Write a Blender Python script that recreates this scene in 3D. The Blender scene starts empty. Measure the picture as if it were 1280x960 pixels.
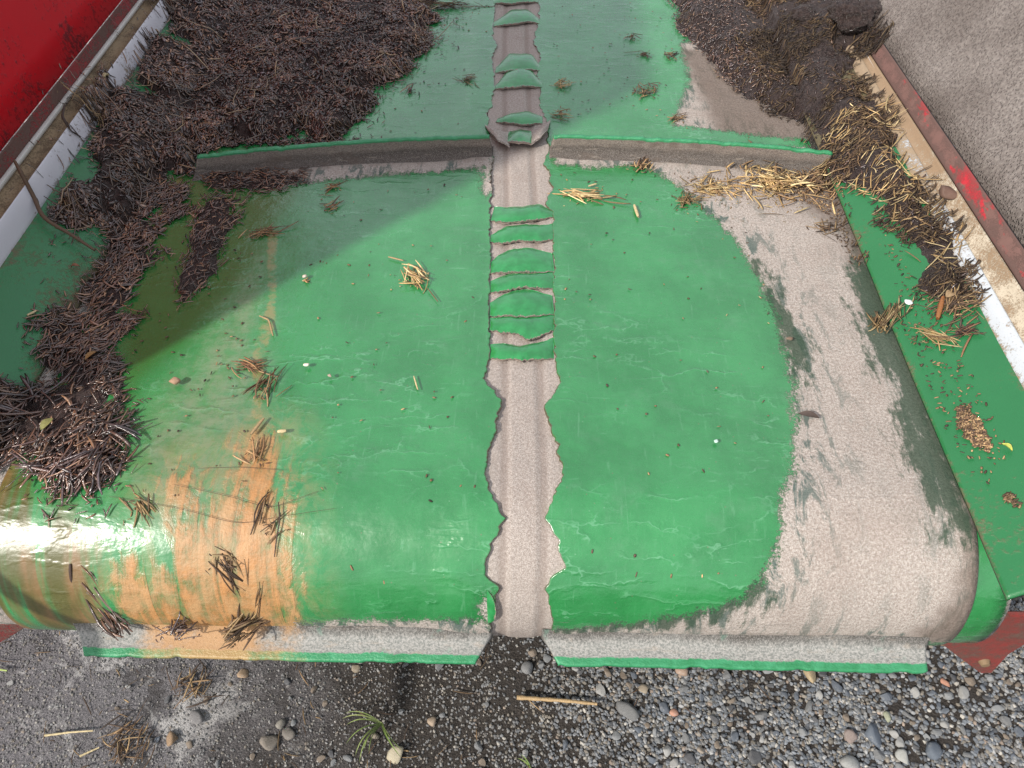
import bpy, bmesh, math, random
import numpy as np
random.seed(7); RNG = np.random.default_rng(11)
R = math.radians
S = bpy.context.scene; COL = S.collection

# ------------------------------------------------------------------ camera, sky, sun, exposure
PITCH, YAW = 49.5, 1.16          # camera looks down 49.5 deg
CAM = np.array([0.0, 0.0, 1.40]); FPX = 961.0
cd = bpy.data.cameras.new('camera'); cam = bpy.data.objects.new('camera', cd); COL.objects.link(cam)
cam.location = CAM; cam.rotation_euler = (R(90 - PITCH), 0, R(YAW))
cd.sensor_width = 36; cd.lens = FPX / 1280 * 36; cd.clip_start = .02; cd.clip_end = 500
S.camera = cam
SUN_AZ = (0.75, 0.66); SUN_EL = 38   # direction the light travels in plan, elevation
w = bpy.data.worlds.new('World'); S.world = w; w.use_nodes = True
nt = w.node_tree; bg = nt.nodes['Background']
sky = nt.nodes.new('ShaderNodeTexSky'); sky.sky_type = 'NISHITA'; sky.sun_disc = False
sky.sun_elevation = R(SUN_EL); sky.sun_rotation = math.atan2(-SUN_AZ[0], -SUN_AZ[1])
sky.dust_density = 4; sky.air_density = 1.0
tc = nt.nodes.new('ShaderNodeTexCoord'); cn = nt.nodes.new('ShaderNodeTexNoise'); cn.inputs['Scale'].default_value = 2.2; cn.inputs['Detail'].default_value = 6; cn.inputs['Roughness'].default_value = .6
nt.links.new(tc.outputs['Generated'], cn.inputs['Vector'])
cr_ = nt.nodes.new('ShaderNodeMapRange'); nt.links.new(cn.outputs[0], cr_.inputs[0]); cr_.inputs[1].default_value = .30; cr_.inputs[2].default_value = .62; cr_.inputs[3].default_value = .35; cr_.inputs[4].default_value = .92
cmx = nt.nodes.new('ShaderNodeMix'); cmx.data_type = 'RGBA'; nt.links.new(cr_.outputs[0], cmx.inputs[0]); nt.links.new(sky.outputs[0], cmx.inputs[6]); cmx.inputs[7].default_value = (7.6, 8.0, 8.6, 1)   # bright thin cloud all over the sky
nt.links.new(cmx.outputs[2], bg.inputs[0]); bg.inputs[1].default_value = .105
sl = bpy.data.lights.new('sun', 'SUN'); sl.energy = 3.5; sl.angle = R(1.5); sl.color = (1, .95, .87)
sun = bpy.data.objects.new('sun', sl); COL.objects.link(sun)
from mathutils import Vector
sv = Vector((SUN_AZ[0] * math.cos(R(SUN_EL)), SUN_AZ[1] * math.cos(R(SUN_EL)), -math.sin(R(SUN_EL)) * math.hypot(*SUN_AZ)))
sun.rotation_euler = sv.to_track_quat('-Z', 'Y').to_euler(); sun.location = (-2, -2, 4)
S.view_settings.view_transform = 'Standard'; S.view_settings.look = 'None'
S.view_settings.exposure = 0.42; S.view_settings.gamma = 1

# ------------------------------------------------------------------ numpy helpers
def vnoise(x, y, seed=0):
    x = np.asarray(x, float); y = np.asarray(y, float)
    xi = np.floor(x).astype(np.int64); yi = np.floor(y).astype(np.int64)
    fx = x - xi; fy = y - yi; fx = fx * fx * (3 - 2 * fx); fy = fy * fy * (3 - 2 * fy)
    def h(a, b):
        n = (a * 374761393 + b * 668265263 + seed * 974711) & 0x7fffffff
        n = ((n ^ (n >> 13)) * 1274126177) & 0x7fffffff
        return ((n ^ (n >> 16)) & 0xffff) / 65535.0
    a = h(xi, yi) * (1 - fx) + h(xi + 1, yi) * fx; b = h(xi, yi + 1) * (1 - fx) + h(xi + 1, yi + 1) * fx
    return a * (1 - fy) + b * fy
def fbm(x, y, seed=0, o=4):
    t = 0; a = .5; n = 0
    for i in range(o):
        t = t + a * vnoise(x * 2**i, y * 2**i, seed + i * 17); n += a; a *= .5
    return t / n * 2 - 1          # -1..1
def sstep(t): t = np.clip(t, 0, 1); return t * t * (3 - 2 * t)
def sdist(px, py, poly):          # signed distance, positive inside
    px = np.asarray(px, float); py = np.asarray(py, float)
    d = np.full(px.shape, 1e9); ins = np.zeros(px.shape, bool); n = len(poly)
    for i in range(n):
        x0, y0 = poly[i]; x1, y1 = poly[(i + 1) % n]
        ex, ey = x1 - x0, y1 - y0
        t = np.clip(((px - x0) * ex + (py - y0) * ey) / (ex * ex + ey * ey + 1e-12), 0, 1)
        d = np.minimum(d, np.hypot(px - x0 - t * ex, py - y0 - t * ey))
        c = ((y0 > py) != (y1 > py))
        with np.errstate(divide='ignore', invalid='ignore'):
            c &= px < (x1 - x0) * (py - y0) / ((y1 - y0) if y1 != y0 else 1e-12) + x0
        ins ^= c
    return np.where(ins, d, -d)

# ------------------------------------------------------------------ layout of the place
ZB = .55; RD = .140; Y0 = .56; ZC = ZB - RD      # belt plane, drum radius and axis
_p, _y = R(PITCH), R(YAW)
FH = np.array([-math.sin(_y), math.cos(_y), 0]); RT = np.array([math.cos(_y), math.sin(_y), 0])
FW = FH * math.cos(_p) + np.array([0, 0, -math.sin(_p)]); DN = -FH * math.sin(_p) + np.array([0, 0, -math.cos(_p)])
def ray(u, v): return FW * FPX + RT * (u - 640) + DN * (v - 480)
def at_z(u, v, z):
    d = ray(u, v); return CAM + d * ((z - CAM[2]) / d[2])
def at_y(u, v, y):
    d = ray(u, v); return CAM + d * (y / d[1])
def line(p, q, z, zq=None):
    a = at_z(*p, z); b = at_z(*q, z if zq is None else zq); m = (b[0] - a[0]) / (b[1] - a[1]); c = a[0] - m * a[1]
    return (c, m, z)
# lines running along the machine: (x, slope, height at y=1, rise per metre)
LL = [(-.702, 0, .558, 0), (-.808, 0, .615, 0), (-.818, 0, .655, 0), (-.846, 0, .664, 0), (-.858, 0, .690, 0)]
RL = [(.556, .004, .572, 0), (.664, 0, .622, 0), (.682, 0, .640, 0), (.696, 0, .666, -.03), (.708, 0, .692, -.03)]
LZ = lambda l, y: l[2] + l[3] * (y - 1)
LX = lambda l, y: l[0] + l[1] * y
def surf(x, y):
    x = np.asarray(x, float); y = np.asarray(y, float)
    dy = np.clip(Y0 - y, 0, RD)
    z = np.where(y >= Y0, ZB, ZC + np.sqrt(np.maximum(RD * RD - dy * dy, 0)))
    z = np.where((y < Y0 - RD * .985), np.where(y > Y0 - RD - .055, .412, 0), z)
    def side(lines, sg, z):
        ins = (x * sg > LX(lines[0], y) * sg) & (y > .42)
        zz = np.full(x.shape, lines[0][2]); 
        for a, b in zip(lines[:-1], lines[1:]):
            xa, xb = LX(a, y), LX(b, y); t = (x - xa) / (xb - xa)
            zz = np.where(t > 0, LZ(a, y) + (LZ(b, y) - LZ(a, y)) * np.clip(t, 0, 1), zz)
        xe = LX(lines[-1], y); zz = np.where((x - xe) * sg > 0, LZ(lines[-1], y) + (x - xe) * sg * 1.5, zz)
        return np.where(ins, zz, z)
    z = side(LL, -1, z); z = side(RL, 1, z)
    return z
# height grid
GX = np.arange(-1.3, 1.3, .003); GY = np.arange(.3, 2.6, .003)
GXX, GYY = np.meshgrid(GX, GY)
G0 = surf(GXX, GYY); GH = G0 + .0055        # loose things lie on the cover, which is proud of the nominal plane
def Hq(x, y, g=None):
    g = GH if g is None else g
    fx = np.clip((np.asarray(x) - GX[0]) / .003, 0, len(GX) - 1.001); fy = np.clip((np.asarray(y) - GY[0]) / .003, 0, len(GY) - 1.001)
    i = fx.astype(int); j = fy.astype(int); a = fx - i; b = fy - j
    return (g[j, i] * (1 - a) + g[j, i + 1] * a) * (1 - b) + (g[j + 1, i] * (1 - a) + g[j + 1, i + 1] * a) * b
def P(u, v):                       # where the sight line through a photo pixel meets the machine
    d = ray(u, v); t = np.linspace(.5, 3.5, 3000) / FPX
    pts = CAM + d * t[:, None]; h = surf(pts[:, 0], pts[:, 1])
    k = np.argmax(pts[:, 2] <= h)
    if pts[k, 2] > h[k]: k = len(t) - 1
    return np.array([pts[k, 0], pts[k, 1], h[k]])
def pxy(poly): return [tuple(P(*q)[:2]) for q in poly]
def XS(u, v):                      # belt coordinates (x, s): s<0 runs down round the drum
    d = ray(u, v); t = (ZB - CAM[2]) / d[2]; p = CAM + d * t
    if p[1] >= Y0: return (p[0], p[1] - Y0)
    # cylinder in the yz plane
    o = CAM[1:] - np.array([Y0, ZC]); dd = d[1:]; a = dd @ dd; b = 2 * o @ dd; c = o @ o - RD * RD
    disc = b * b - 4 * a * c
    t = (-b - math.sqrt(disc)) / (2 * a) if disc > 0 else -b / (2 * a)
    p = CAM + d * t; ph = math.atan2(Y0 - p[1], p[2] - ZC)
    return (p[0], -ph * RD)
def xs_poly(poly): return [XS(*q) for q in poly]
SEND = -(math.pi * RD)             # belt leaves the drum below
def belt_pt(x, s, n):              # arrays -> world (n: height over the belt)
    x = np.asarray(x, float); s = np.asarray(s, float); n = np.asarray(n, float)
    ph = np.clip(-s / RD, 0, math.pi)
    y = Y0 - (RD + n) * np.sin(ph); z = ZC + (RD + n) * np.cos(ph)
    y = np.where(s > 0, Y0 + s, y); z = np.where(s > 0, ZB + n, z)
    y = np.where(s < SEND, Y0 + (SEND - s), y); z = np.where(s < SEND, ZC - RD - n, z)
    return np.stack([x + 0 * y, y, z], -1)

# ------------------------------------------------------------------ mesh helpers
def mesh_np(name, verts, faces, smooth=True):
    me = bpy.data.meshes.new(name)
    verts = np.asarray(verts, np.float32).reshape(-1, 3); faces = np.asarray(faces, np.int32)
    k = faces.shape[1]
    me.vertices.add(len(verts)); me.vertices.foreach_set('co', verts.ravel())
    me.loops.add(faces.size); me.loops.foreach_set('vertex_index', faces.ravel())
    me.polygons.add(len(faces)); me.polygons.foreach_set('loop_start', np.arange(0, faces.size, k, dtype=np.int32))
    me.polygons.foreach_set('loop_total', np.full(len(faces), k, np.int32))
    me.polygons.foreach_set('use_smooth', np.full(len(faces), smooth))
    me.update(calc_edges=True); return me
def attr(me, name, val):
    a = me.attributes.new(name, 'FLOAT', 'POINT'); a.data.foreach_set('value', np.asarray(val, np.float32).ravel())
def attr_col(me, name, val):
    a = me.attributes.new(name, 'FLOAT_COLOR', 'POINT'); v = np.ones((len(val), 4), np.float32); v[:, :3] = val
    a.data.foreach_set('color', v.ravel())
def attr_vec(me, name, val):
    a = me.attributes.new(name, 'FLOAT_VECTOR', 'POINT'); a.data.foreach_set('vector', np.asarray(val, np.float32).ravel())
def gridfaces(nr, nc, off=0, flip=False):
    i = np.arange(nr - 1)[:, None]; j = np.arange(nc - 1)[None]
    a = (i * nc + j + off).ravel(); f = np.stack([a, a + 1, a + nc + 1, a + nc], 1)
    return f[:, ::-1] if flip else f
def link(name, me, mat, parent=None):
    o = bpy.data.objects.new(name, me); COL.objects.link(o)
    if mat is not None and not me.materials: me.materials.append(mat)
    if parent is not None: o.parent = parent
    return o
def tag(o, label=None, cat=None, group=None, kind=None):
    if label: o['label'] = label
    if cat: o['category'] = cat
    if group: o['group'] = group
    if kind: o['kind'] = kind
    return o
def empty(name, loc=(0, 0, 0)):
    o = bpy.data.objects.new(name, None); COL.objects.link(o); o.location = loc; o.empty_display_size = .05; return o
def reparent(o, root):             # child whose mesh is in world coordinates
    o.parent = root; o.location = -Vector(root.location); return o

# ------------------------------------------------------------------ node helpers
class NT:
    def __init__(s, name):
        s.m = bpy.data.materials.new(name); s.m.use_nodes = True; s.t = s.m.node_tree; s.n = s.t.nodes
        s.b = s.n['Principled BSDF']; s.out = s.n['Material Output']
    def node(s, ty, **kw):
        n = s.n.new(ty)
        for k, v in kw.items(): setattr(n, k, v)
        return n
    def put(s, sock, v):
        if isinstance(v, bpy.types.NodeSocket): s.t.links.new(v, sock)
        elif isinstance(v, (tuple, list)): sock.default_value = tuple(v) + ((1,) if len(v) == 3 and sock.type == 'RGBA' else ())
        else: sock.default_value = v
    def set(s, name, v): s.put(s.b.inputs[name], v)
    def geo(s): return s.node('ShaderNodeNewGeometry').outputs['Position']
    def obj(s): return s.node('ShaderNodeTexCoord').outputs['Object']
    def att(s, name, out='Fac'): return s.node('ShaderNodeAttribute', attribute_name=name).outputs[out]
    def scale(s, vec, sc):
        n = s.node('ShaderNodeMapping'); s.put(n.inputs['Vector'], vec); n.inputs['Scale'].default_value = sc; return n.outputs[0]
    def noise(s, vec, sc, det=4, rough=.55, dist=0, out=0):
        n = s.node('ShaderNodeTexNoise'); s.put(n.inputs['Vector'], vec); n.inputs['Scale'].default_value = sc
        n.inputs['Detail'].default_value = det; n.inputs['Roughness'].default_value = rough; n.inputs['Distortion'].default_value = dist
        return n.outputs[out]
    def voro(s, vec, sc, feat='F1', out=0, rnd=1):
        n = s.node('ShaderNodeTexVoronoi', feature=feat); s.put(n.inputs['Vector'], vec); n.inputs['Scale'].default_value = sc
        n.inputs['Randomness'].default_value = rnd; return n.outputs[out]
    def math(s, op, a, b=0, c=0):
        n = s.node('ShaderNodeMath', operation=op); s.put(n.inputs[0], a); s.put(n.inputs[1], b); s.put(n.inputs[2], c); return n.outputs[0]
    def add(s, a, b): return s.math('ADD', a, b)
    def mul(s, a, b): return s.math('MULTIPLY', a, b)
    def rng(s, v, a, b, c=0, d=1, smooth=True):
        n = s.node('ShaderNodeMapRange', interpolation_type='SMOOTHSTEP' if smooth else 'LINEAR')
        s.put(n.inputs[0], v)
        for i, q in enumerate((a, b, c, d)): s.put(n.inputs[i + 1], q)
        return n.outputs[0]
    def mix(s, f, a, b, mode='MIX'):
        n = s.node('ShaderNodeMix', data_type='RGBA', blend_type=mode); s.put(n.inputs[0], f); s.put(n.inputs[6], a); s.put(n.inputs[7], b); return n.outputs[2]
    def mixf(s, f, a, b):
        n = s.node('ShaderNodeMix', data_type='FLOAT'); s.put(n.inputs[0], f); s.put(n.inputs[2], a); s.put(n.inputs[3], b); return n.outputs[0]
    def ramp(s, v, stops):
        n = s.node('ShaderNodeValToRGB'); s.put(n.inputs[0], v); e = n.color_ramp.elements
        while len(e) < len(stops): e.new(.5)
        for el, (p, c) in zip(e, stops): el.position = p; el.color = (*c, 1)
        return n.outputs[0]
    def bump(s, h, dist=.001, st=1, nrm=None):
        n = s.node('ShaderNodeBump'); s.put(n.inputs['Height'], h); n.inputs['Distance'].default_value = dist; n.inputs['Strength'].default_value = st
        if nrm is not None: s.put(n.inputs['Normal'], nrm)
        return n.outputs[0]

GREEN = (.022, .205, .066); CLOTH = (.47, .405, .375)
def belt_material():
    m = NT('belt_rubber'); uv = m.att('bxy', 'Vector')
    n1 = m.noise(uv, 7, 5, .65); n2 = m.noise(uv, 38, 5, .7); n3 = m.noise(uv, 260, 3, .6); n4 = m.noise(uv, 900, 2, .6)
    # rubber
    g = m.mix(m.rng(n1, .35, .65), (.014, .165, .040), (.026, .225, .062))
    g = m.mix(m.mul(m.rng(n2, .5, .75), .15), g, (.07, .27, .11))
    # fine pale crazing, mostly running across the belt
    warp = m.node('ShaderNodeVectorMath', operation='ADD'); m.put(warp.inputs[0], m.scale(uv, (7, 30, 1)))
    wn = m.node('ShaderNodeVectorMath', operation='SCALE'); m.put(wn.inputs[0], m.noise(m.scale(uv, (6, 9, 1)), 2.2, 4, .6, 0, 1)); wn.inputs[3].default_value = 1.5
    m.put(warp.inputs[1], wn.outputs[0])
    cr = m.voro(warp.outputs[0], 1.0, 'DISTANCE_TO_EDGE')
    cmask = m.mul(m.rng(m.noise(uv, 4.0, 3, .5), .42, .58), m.rng(m.noise(m.scale(uv, (14, 40, 1)), 1, 2), .40, .6))
    crl = m.mul(m.rng(cr, .0, .030, 1, 0), cmask)
    g = m.mix(m.mul(crl, .38), g, (.20, .46, .28))
    # short scratches
    sc = m.rng(m.noise(m.scale(uv, (22, 190, 1)), 1, 3, .6, .6), .66, .74)
    g = m.mix(m.mul(sc, .28), g, (.2, .45, .28))
    # specks of grit
    sp = m.voro(uv, 95); spm = m.mul(m.rng(sp, .05, .12, 1, 0), m.rng(m.voro(uv, 95, 'F1', 1), .68, .70))
    g = m.mix(m.mul(spm, .7), g, (.16, .13, .08))
    sp2 = m.voro(uv, 210); spm2 = m.mul(m.rng(sp2, .06, .16, 1, 0), m.rng(m.voro(uv, 210, 'F1', 1), .86, .88))
    g = m.mix(m.mul(spm2, .55), g, (.35, .5, .38))
    g = m.mix(m.mul(m.rng(n4, .52, .66), .16), g, (.16, .36, .22)); g = m.mix(m.mul(m.rng(m.noise(m.scale(uv, (160, 16, 1)), 1, 4, .7, .5), .60, .70), .22), g, (.16, .38, .22)); g = m.mix(m.mul(m.rng(m.noise(uv, 11, 6, .75), .52, .70), .25), g, (.10, .24, .13))
    # dust film
    dust = m.att('dust'); df = m.mul(m.rng(m.add(dust, m.mul(m.add(n2, -.5), .05)), -.03, .06), m.rng(n2, .3, .7, .15, .55))
    g = m.mix(df, g, (.26, .25, .17))
    # wet algae green
    wet = m.att('wet'); wf = m.rng(m.add(wet, m.mul(m.add(n1, -.5), .05)), -.018, .03)
    g = m.mix(m.mul(wf, .7), g, (.024, .10, .012))
    # olive/brown runs
    streak = m.noise(m.scale(uv, (30, 3.0, 1)), 1, 4, .6, .3)
    ol = m.att('olive'); of = m.mul(m.rng(m.add(ol, m.mul(m.add(n2, -.5), .04)), -.02, .025), m.rng(streak, .40, .56))
    g = m.mix(m.mul(of, .9), g, m.mix(m.rng(m.noise(m.scale(uv, (24, 5, 1)), 1, 3), .42, .6), (.085, .065, .012), (.21, .10, .04)))
    # orange slurry
    ru = m.att('rust'); n5 = m.noise(m.scale(uv, (1.5, 1, 1)), 16, 6, .7, 1.2)
    s2 = m.noise(m.scale(uv, (60, 5, 1)), 1, 4, .6, .8)
    rf = m.rng(m.add(ru, m.add(m.mul(m.add(n5, -.5), .13), m.mul(m.add(s2, -.5), .10))), -.020, .020)
    rcol = m.mix(m.rng(m.add(m.mul(s2, .6), m.mul(n2, .4)), .36, .62), (.20, .078, .018), (.48, .215, .065)); rcol = m.mix(m.mul(m.rng(n5, .5, .66), .35), rcol, (.56, .34, .15)); rcol = m.mix(m.mul(m.rng(n3, .5, .7), .3), rcol, (.20, .10, .04))
    g = m.mix(m.mul(rf, m.rng(m.add(m.mul(s2, .5), m.mul(n2, .5)), 0.34, .54, .35, .95)), g, rcol)
    tl = m.att('tanline'); tf = m.rng(m.add(tl, m.mul(m.add(n2, -.5), .02)), -.002, .004)
    g = m.mix(m.mul(m.mul(m.rng(ru, -.09, .0), .40), m.rng(n5, .38, .6)), g, (.36, .24, .12))
    g = m.mix(m.mul(tf, m.rng(n2, .38, .62, .05, .55)), g, (.33, .22, .09))
    # worn to the cloth
    we = m.att('wear'); edge = m.add(m.mul(m.add(n2, -.5), .045), m.add(m.mul(m.add(n3, -.5), .035), m.mul(m.add(n4, -.5), .035)))
    edge = m.add(edge, m.mul(m.add(m.noise(m.scale(uv, (60, 14, 1)), 1, 4, .7), -.5), .03))
    wfac = m.rng(m.add(we, edge), -.004, .006)
    grey = m.mix(m.rng(n3, .3, .7), (.38, .325, .285), (.64, .575, .525))
    grey = m.mix(m.rng(n4, .42, .58), m.mix(.62, grey, (.17, .14, .12)), grey)
    grey = m.mix(m.mul(m.rng(m.noise(uv, 420, 3, .8), .56, .66), .55), grey, (.72, .69, .66))
    grey = m.mix(m.mul(m.rng(m.voro(uv, 330), .1, .35, 1, 0), .35), grey, (.12, .09, .075))
    half = m.rng(m.noise(m.scale(uv, (42, 13, 1)), 1, 6, .75, .5), .50, .60)      # streaks of rubber left behind
    near = m.rng(we, .0, .12, 1, .0)
    grey = m.mix(m.mul(half, m.add(m.mul(near, .85), .10)), grey, (.09, .13, .115))
    grey = m.mix(m.mul(m.rng(n1, .45, .7), .3), grey, (.26, .20, .17))
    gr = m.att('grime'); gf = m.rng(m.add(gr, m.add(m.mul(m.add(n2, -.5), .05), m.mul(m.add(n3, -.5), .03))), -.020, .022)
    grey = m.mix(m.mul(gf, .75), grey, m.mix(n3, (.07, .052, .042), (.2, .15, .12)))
    dg = m.att('darkgreen'); dgf = m.rng(m.add(dg, m.add(m.mul(m.add(n2, -.5), .07), m.mul(m.add(m.noise(m.scale(uv, (50, 14, 1)), 1, 5, .75), -.5), .16))), -.020, .006)
    grey = m.mix(m.mul(dgf, .88), grey, m.mix(n3, (.02, .045, .028), (.06, .10, .065)))
    c = m.mix(wfac, g, grey)
    c = m.mix(m.mul(m.rng(m.att('rim'), .35, .8), .85), c, m.mix(n3, (.035, .022, .016), (.16, .10, .075)))  # thin brown line on the torn edge, gap shadow painted into it
    m.set('Base Color', c)
    rgh = m.mixf(wfac, m.mixf(of, m.mixf(wf, m.rng(n2, .3, .7, .20, .34), .14), .38), .92)
    rgh = m.mixf(rf, rgh, m.mixf(wfac, .6, .9)); m.set('Roughness', rgh)
    m.set('Specular IOR Level', m.mixf(wfac, .75, .2)); m.set('Coat Weight', m.mixf(wfac, m.mixf(rf, m.mixf(of, .55, .04), .02), 0)); m.set('Coat Roughness', m.rng(n2, .3, .7, .12, .24))
    hgt = m.add(m.mul(n2, .5), m.mul(m.mul(m.rng(cr, .0, .16, 1, 0), cmask), .55)); hgt = m.add(hgt, m.mul(m.noise(m.scale(uv, (5, 22, 1)), 1, 4, .6, 1.0), 1.0)); hgt = m.add(hgt, m.mul(n1, 2.2))
    nb = m.bump(hgt, .0022, .6)
    hg2 = m.add(m.mul(wfac, m.add(m.mul(n3, 1.0), m.mul(n4, .8))), m.mul(rf, m.add(m.mul(n3, .6), m.mul(s2, .8)))); nb2 = m.bump(hg2, .0016, .9, nb)
    m.set('Normal', nb2); return m.m
def cloth_material():
    m = NT('carcass_cloth'); uv = m.att('bxy', 'Vector')
    n1 = m.noise(uv, 14, 4, .6); n3 = m.noise(uv, 260, 4, .7); n4 = m.noise(uv, 900, 2, .6)
    g = m.mix(m.rng(n3, .3, .7), (.35, .30, .265), (.59, .52, .475))
    g = m.mix(m.mul(m.rng(n4, .42, .58, 1, 0), .6), g, (.16, .13, .11)); g = m.mix(m.mul(m.rng(m.noise(uv, 420, 3, .8), .56, .66), .5), g, (.70, .67, .63))
    g = m.mix(m.mul(m.rng(n1, .5, .75), .4), g, (.26, .2, .17))
    g = m.mix(m.mul(m.rng(m.att('valley'), .2, 1), .45), g, (.22, .17, .145))  # side grooves darkened in the colour, shading added to the relief
    m.set('Base Color', g); m.set('Roughness', .92); m.set('Specular IOR Level', .2)
    wv = m.node('ShaderNodeTexWave'); m.put(wv.inputs['Vector'], uv); wv.inputs['Scale'].default_value = 170; wv.inputs['Distortion'].default_value = 1.5
    m.set('Normal', m.bump(m.add(m.add(n3, n4), m.mul(wv.outputs[1], .06)), .0013, .9)); return m.m
def flap_material():
    m = NT('flap_rubber'); p = m.geo(); n = m.noise(p, 60, 4, .6)
    g = m.mix(m.rng(n, .3, .7), (.014, .18, .045), (.024, .25, .07))
    e = m.att('edge'); ef = m.rng(m.add(e, m.mul(m.add(m.noise(p, 300, 3), -.5), .9)), .62, .85)
    m.set('Base Color', m.mix(ef, g, m.mix(m.noise(p, 500), (.10, .07, .06), (.48, .38, .32))))
    m.set('Roughness', m.mixf(ef, .22, .9)); m.set('Coat Weight', m.mixf(ef, .5, 0)); m.set('Coat Roughness', .15); m.set('Normal', m.bump(m.noise(m.scale(p, (1, 3, 1)), 35, 2), .002, .5)); return m.m
def fin_material(lowclean):
    m = NT('flight_rubber'); uv = m.att('bxy', 'Vector'); n = m.noise(uv, 45, 5, .7); n3 = m.noise(uv, 320, 3, .6)
    h = m.att('fh')
    g = m.mix(m.rng(n, .3, .7), (.022, .19, .07), (.05, .28, .13))
    grey = m.mix(m.rng(n3, .3, .7), lowclean[0], lowclean[1])
    hh = m.add(h, m.add(m.mul(m.add(n, -.5), .15), m.mul(m.add(n3, -.5), .12)))
    wf = m.rng(hh, lowclean[2], lowclean[2] + .05, 1, 0)
    c = m.mix(wf, g, grey)
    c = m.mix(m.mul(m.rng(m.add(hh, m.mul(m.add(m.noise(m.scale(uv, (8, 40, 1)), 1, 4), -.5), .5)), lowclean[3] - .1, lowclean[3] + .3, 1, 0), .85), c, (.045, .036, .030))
    c = m.mix(m.mul(m.rng(m.noise(m.scale(uv, (25, 120, 1)), 1, 5, .7), .55, .68), m.mul(wf, .5)), c, (.30, .25, .20))
    c = m.mix(m.mul(m.rng(m.noise(uv, 700, 2, .7), .5, .62), m.mul(wf, .35)), c, (.5, .47, .44))
    c = m.mix(m.mul(m.rng(m.noise(uv, 20, 5, .7), .56, .66), m.mul(wf, .5)), c, lowclean[4])
    ru = m.att('rust'); rf = m.rng(m.add(ru, m.mul(m.add(m.noise(uv, 22, 5, .7), -.5), .26)), -.03, .05)
    c = m.mix(m.mul(rf, .8), c, m.mix(n, (.40, .2, .08), (.5, .30, .13)))
    m.set('Base Color', c); m.set('Roughness', m.mixf(wf, .4, .88)); m.set('Normal', m.bump(m.add(n3, n), .0012, .8)); return m.m
def painted(name, ca, cb, rough, dirt, dirtcol, scale=8, thr=(.5, .6), spec=.5, second=None, bumpd=.0006):
    m = NT(name); p = m.geo(); n = m.noise(p, scale, 6, .7); nf = m.noise(p, scale * 18, 4, .7); ng = m.noise(p, 600, 2)
    c = m.mix(n, ca, cb)
    if second: c = m.mix(m.mul(m.rng(m.noise(m.scale(p, second[3]), second[1], 5, .7), second[2], second[2] + .05), .95), c, second[0])
    hm = m.add(m.mul(n, .55), m.mul(nf, .45)); dv = m.att('dirt')
    df = m.mul(m.rng(m.add(hm, m.mul(dv, .35)), thr[0], thr[1]), dirt)
    c = m.mix(df, c, m.mix(nf, dirtcol, tuple(min(1, q * 2.4) for q in dirtcol)))
    m.set('Base Color', c); m.set('Roughness', m.mixf(df, rough, .9)); m.set('Specular IOR Level', spec)
    m.set('Normal', m.bump(m.add(m.mul(df, .7), m.mul(ng, .25)), bumpd * 2, .8)); return m.m
def grit_wall():
    m = NT('dusty_wall'); p = m.geo(); n = m.noise(p, 6, 5, .6); nf = m.noise(p, 170, 4, .7); v = m.voro(p, 260)
    c = m.mix(m.rng(n, .3, .7), (.20, .175, .16), (.30, .27, .25)); c = m.mix(m.rng(nf, .35, .7), m.mix(.5, c, (.07, .055, .052)), c)
    sp = m.mul(m.rng(m.voro(p, 60), .06, .12, 1, 0), m.rng(m.voro(p, 60, 'F1', 1), .9, .92)); c = m.mix(m.mul(sp, .7), c, (.4, .38, .36))
    m.set('Base Color', c); m.set('Roughness', .95); m.set('Specular IOR Level', .15)
    m.set('Normal', m.bump(m.add(m.mul(nf, 1.2), m.rng(v, 0, .5, 1, 0)), 0.0022, 1)); return m.m
def mud_material(name, dark, light, rough, wetpatch=True):
    m = NT(name); p = m.geo(); n = m.noise(p, 30, 6, .75, .5); nf = m.noise(p, 160, 5, .75, 1.0); st = m.noise(m.scale(p, (1, 3, 1)), 130, 4, .8, 2)
    c = m.mix(m.rng(nf, .35, .7), dark, light); c = m.mix(m.rng(n, .5, .7), c, tuple(q * .6 for q in light))
    m.set('Base Color', c); m.set('Roughness', m.rng(n, .4, .6, rough, rough + .38)); m.set('Specular IOR Level', .6)
    m.set('Normal', m.bump(m.add(nf, st), .006, 1)); return m.m
def tint_material(name, rough=.6, bump=.0006, spec=.4):
    m = NT(name); p = m.geo(); c = m.att('tint', 'Color'); n = m.noise(p, 350, 3, .7)
    m.set('Base Color', m.mix(m.mul(m.rng(n, .3, .7), .35), c, (.04, .028, .02))); m.set('Roughness', rough); m.set('Specular IOR Level', spec)
    m.set('Normal', m.bump(n, bump, .7)); return m.m
def stone_material():
    m = NT('gravel_stone'); o = m.obj(); c = m.att('tint', 'Color')
    oi = m.node('ShaderNodeObjectInfo'); rc = m.ramp(oi.outputs['Random'], [(0, (.10, .115, .135)), (.3, (.17, .18, .195)), (.5, (.12, .12, .125)), (.68, (.26, .26, .26)), (.84, (.17, .15, .125)), (.97, (.24, .18, .14))])
    m.n['Color Ramp'].color_ramp.interpolation = 'LINEAR'
    n = m.noise(o, 1.3, 5, .7); nf = m.noise(o, 9, 4, .7)
    base = m.mix(m.att('usetint'), rc, c)
    c2 = m.mix(m.mul(m.rng(nf, .4, .7), .5), base, m.mix(.5, base, (.05, .045, .04))); c2 = m.mix(m.mul(m.rng(n, .55, .7), .3), c2, (.4, .39, .37))
    m.set('Base Color', c2); m.set('Roughness', .75); m.set('Normal', m.bump(nf, .05, .25)); return m.m
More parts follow.
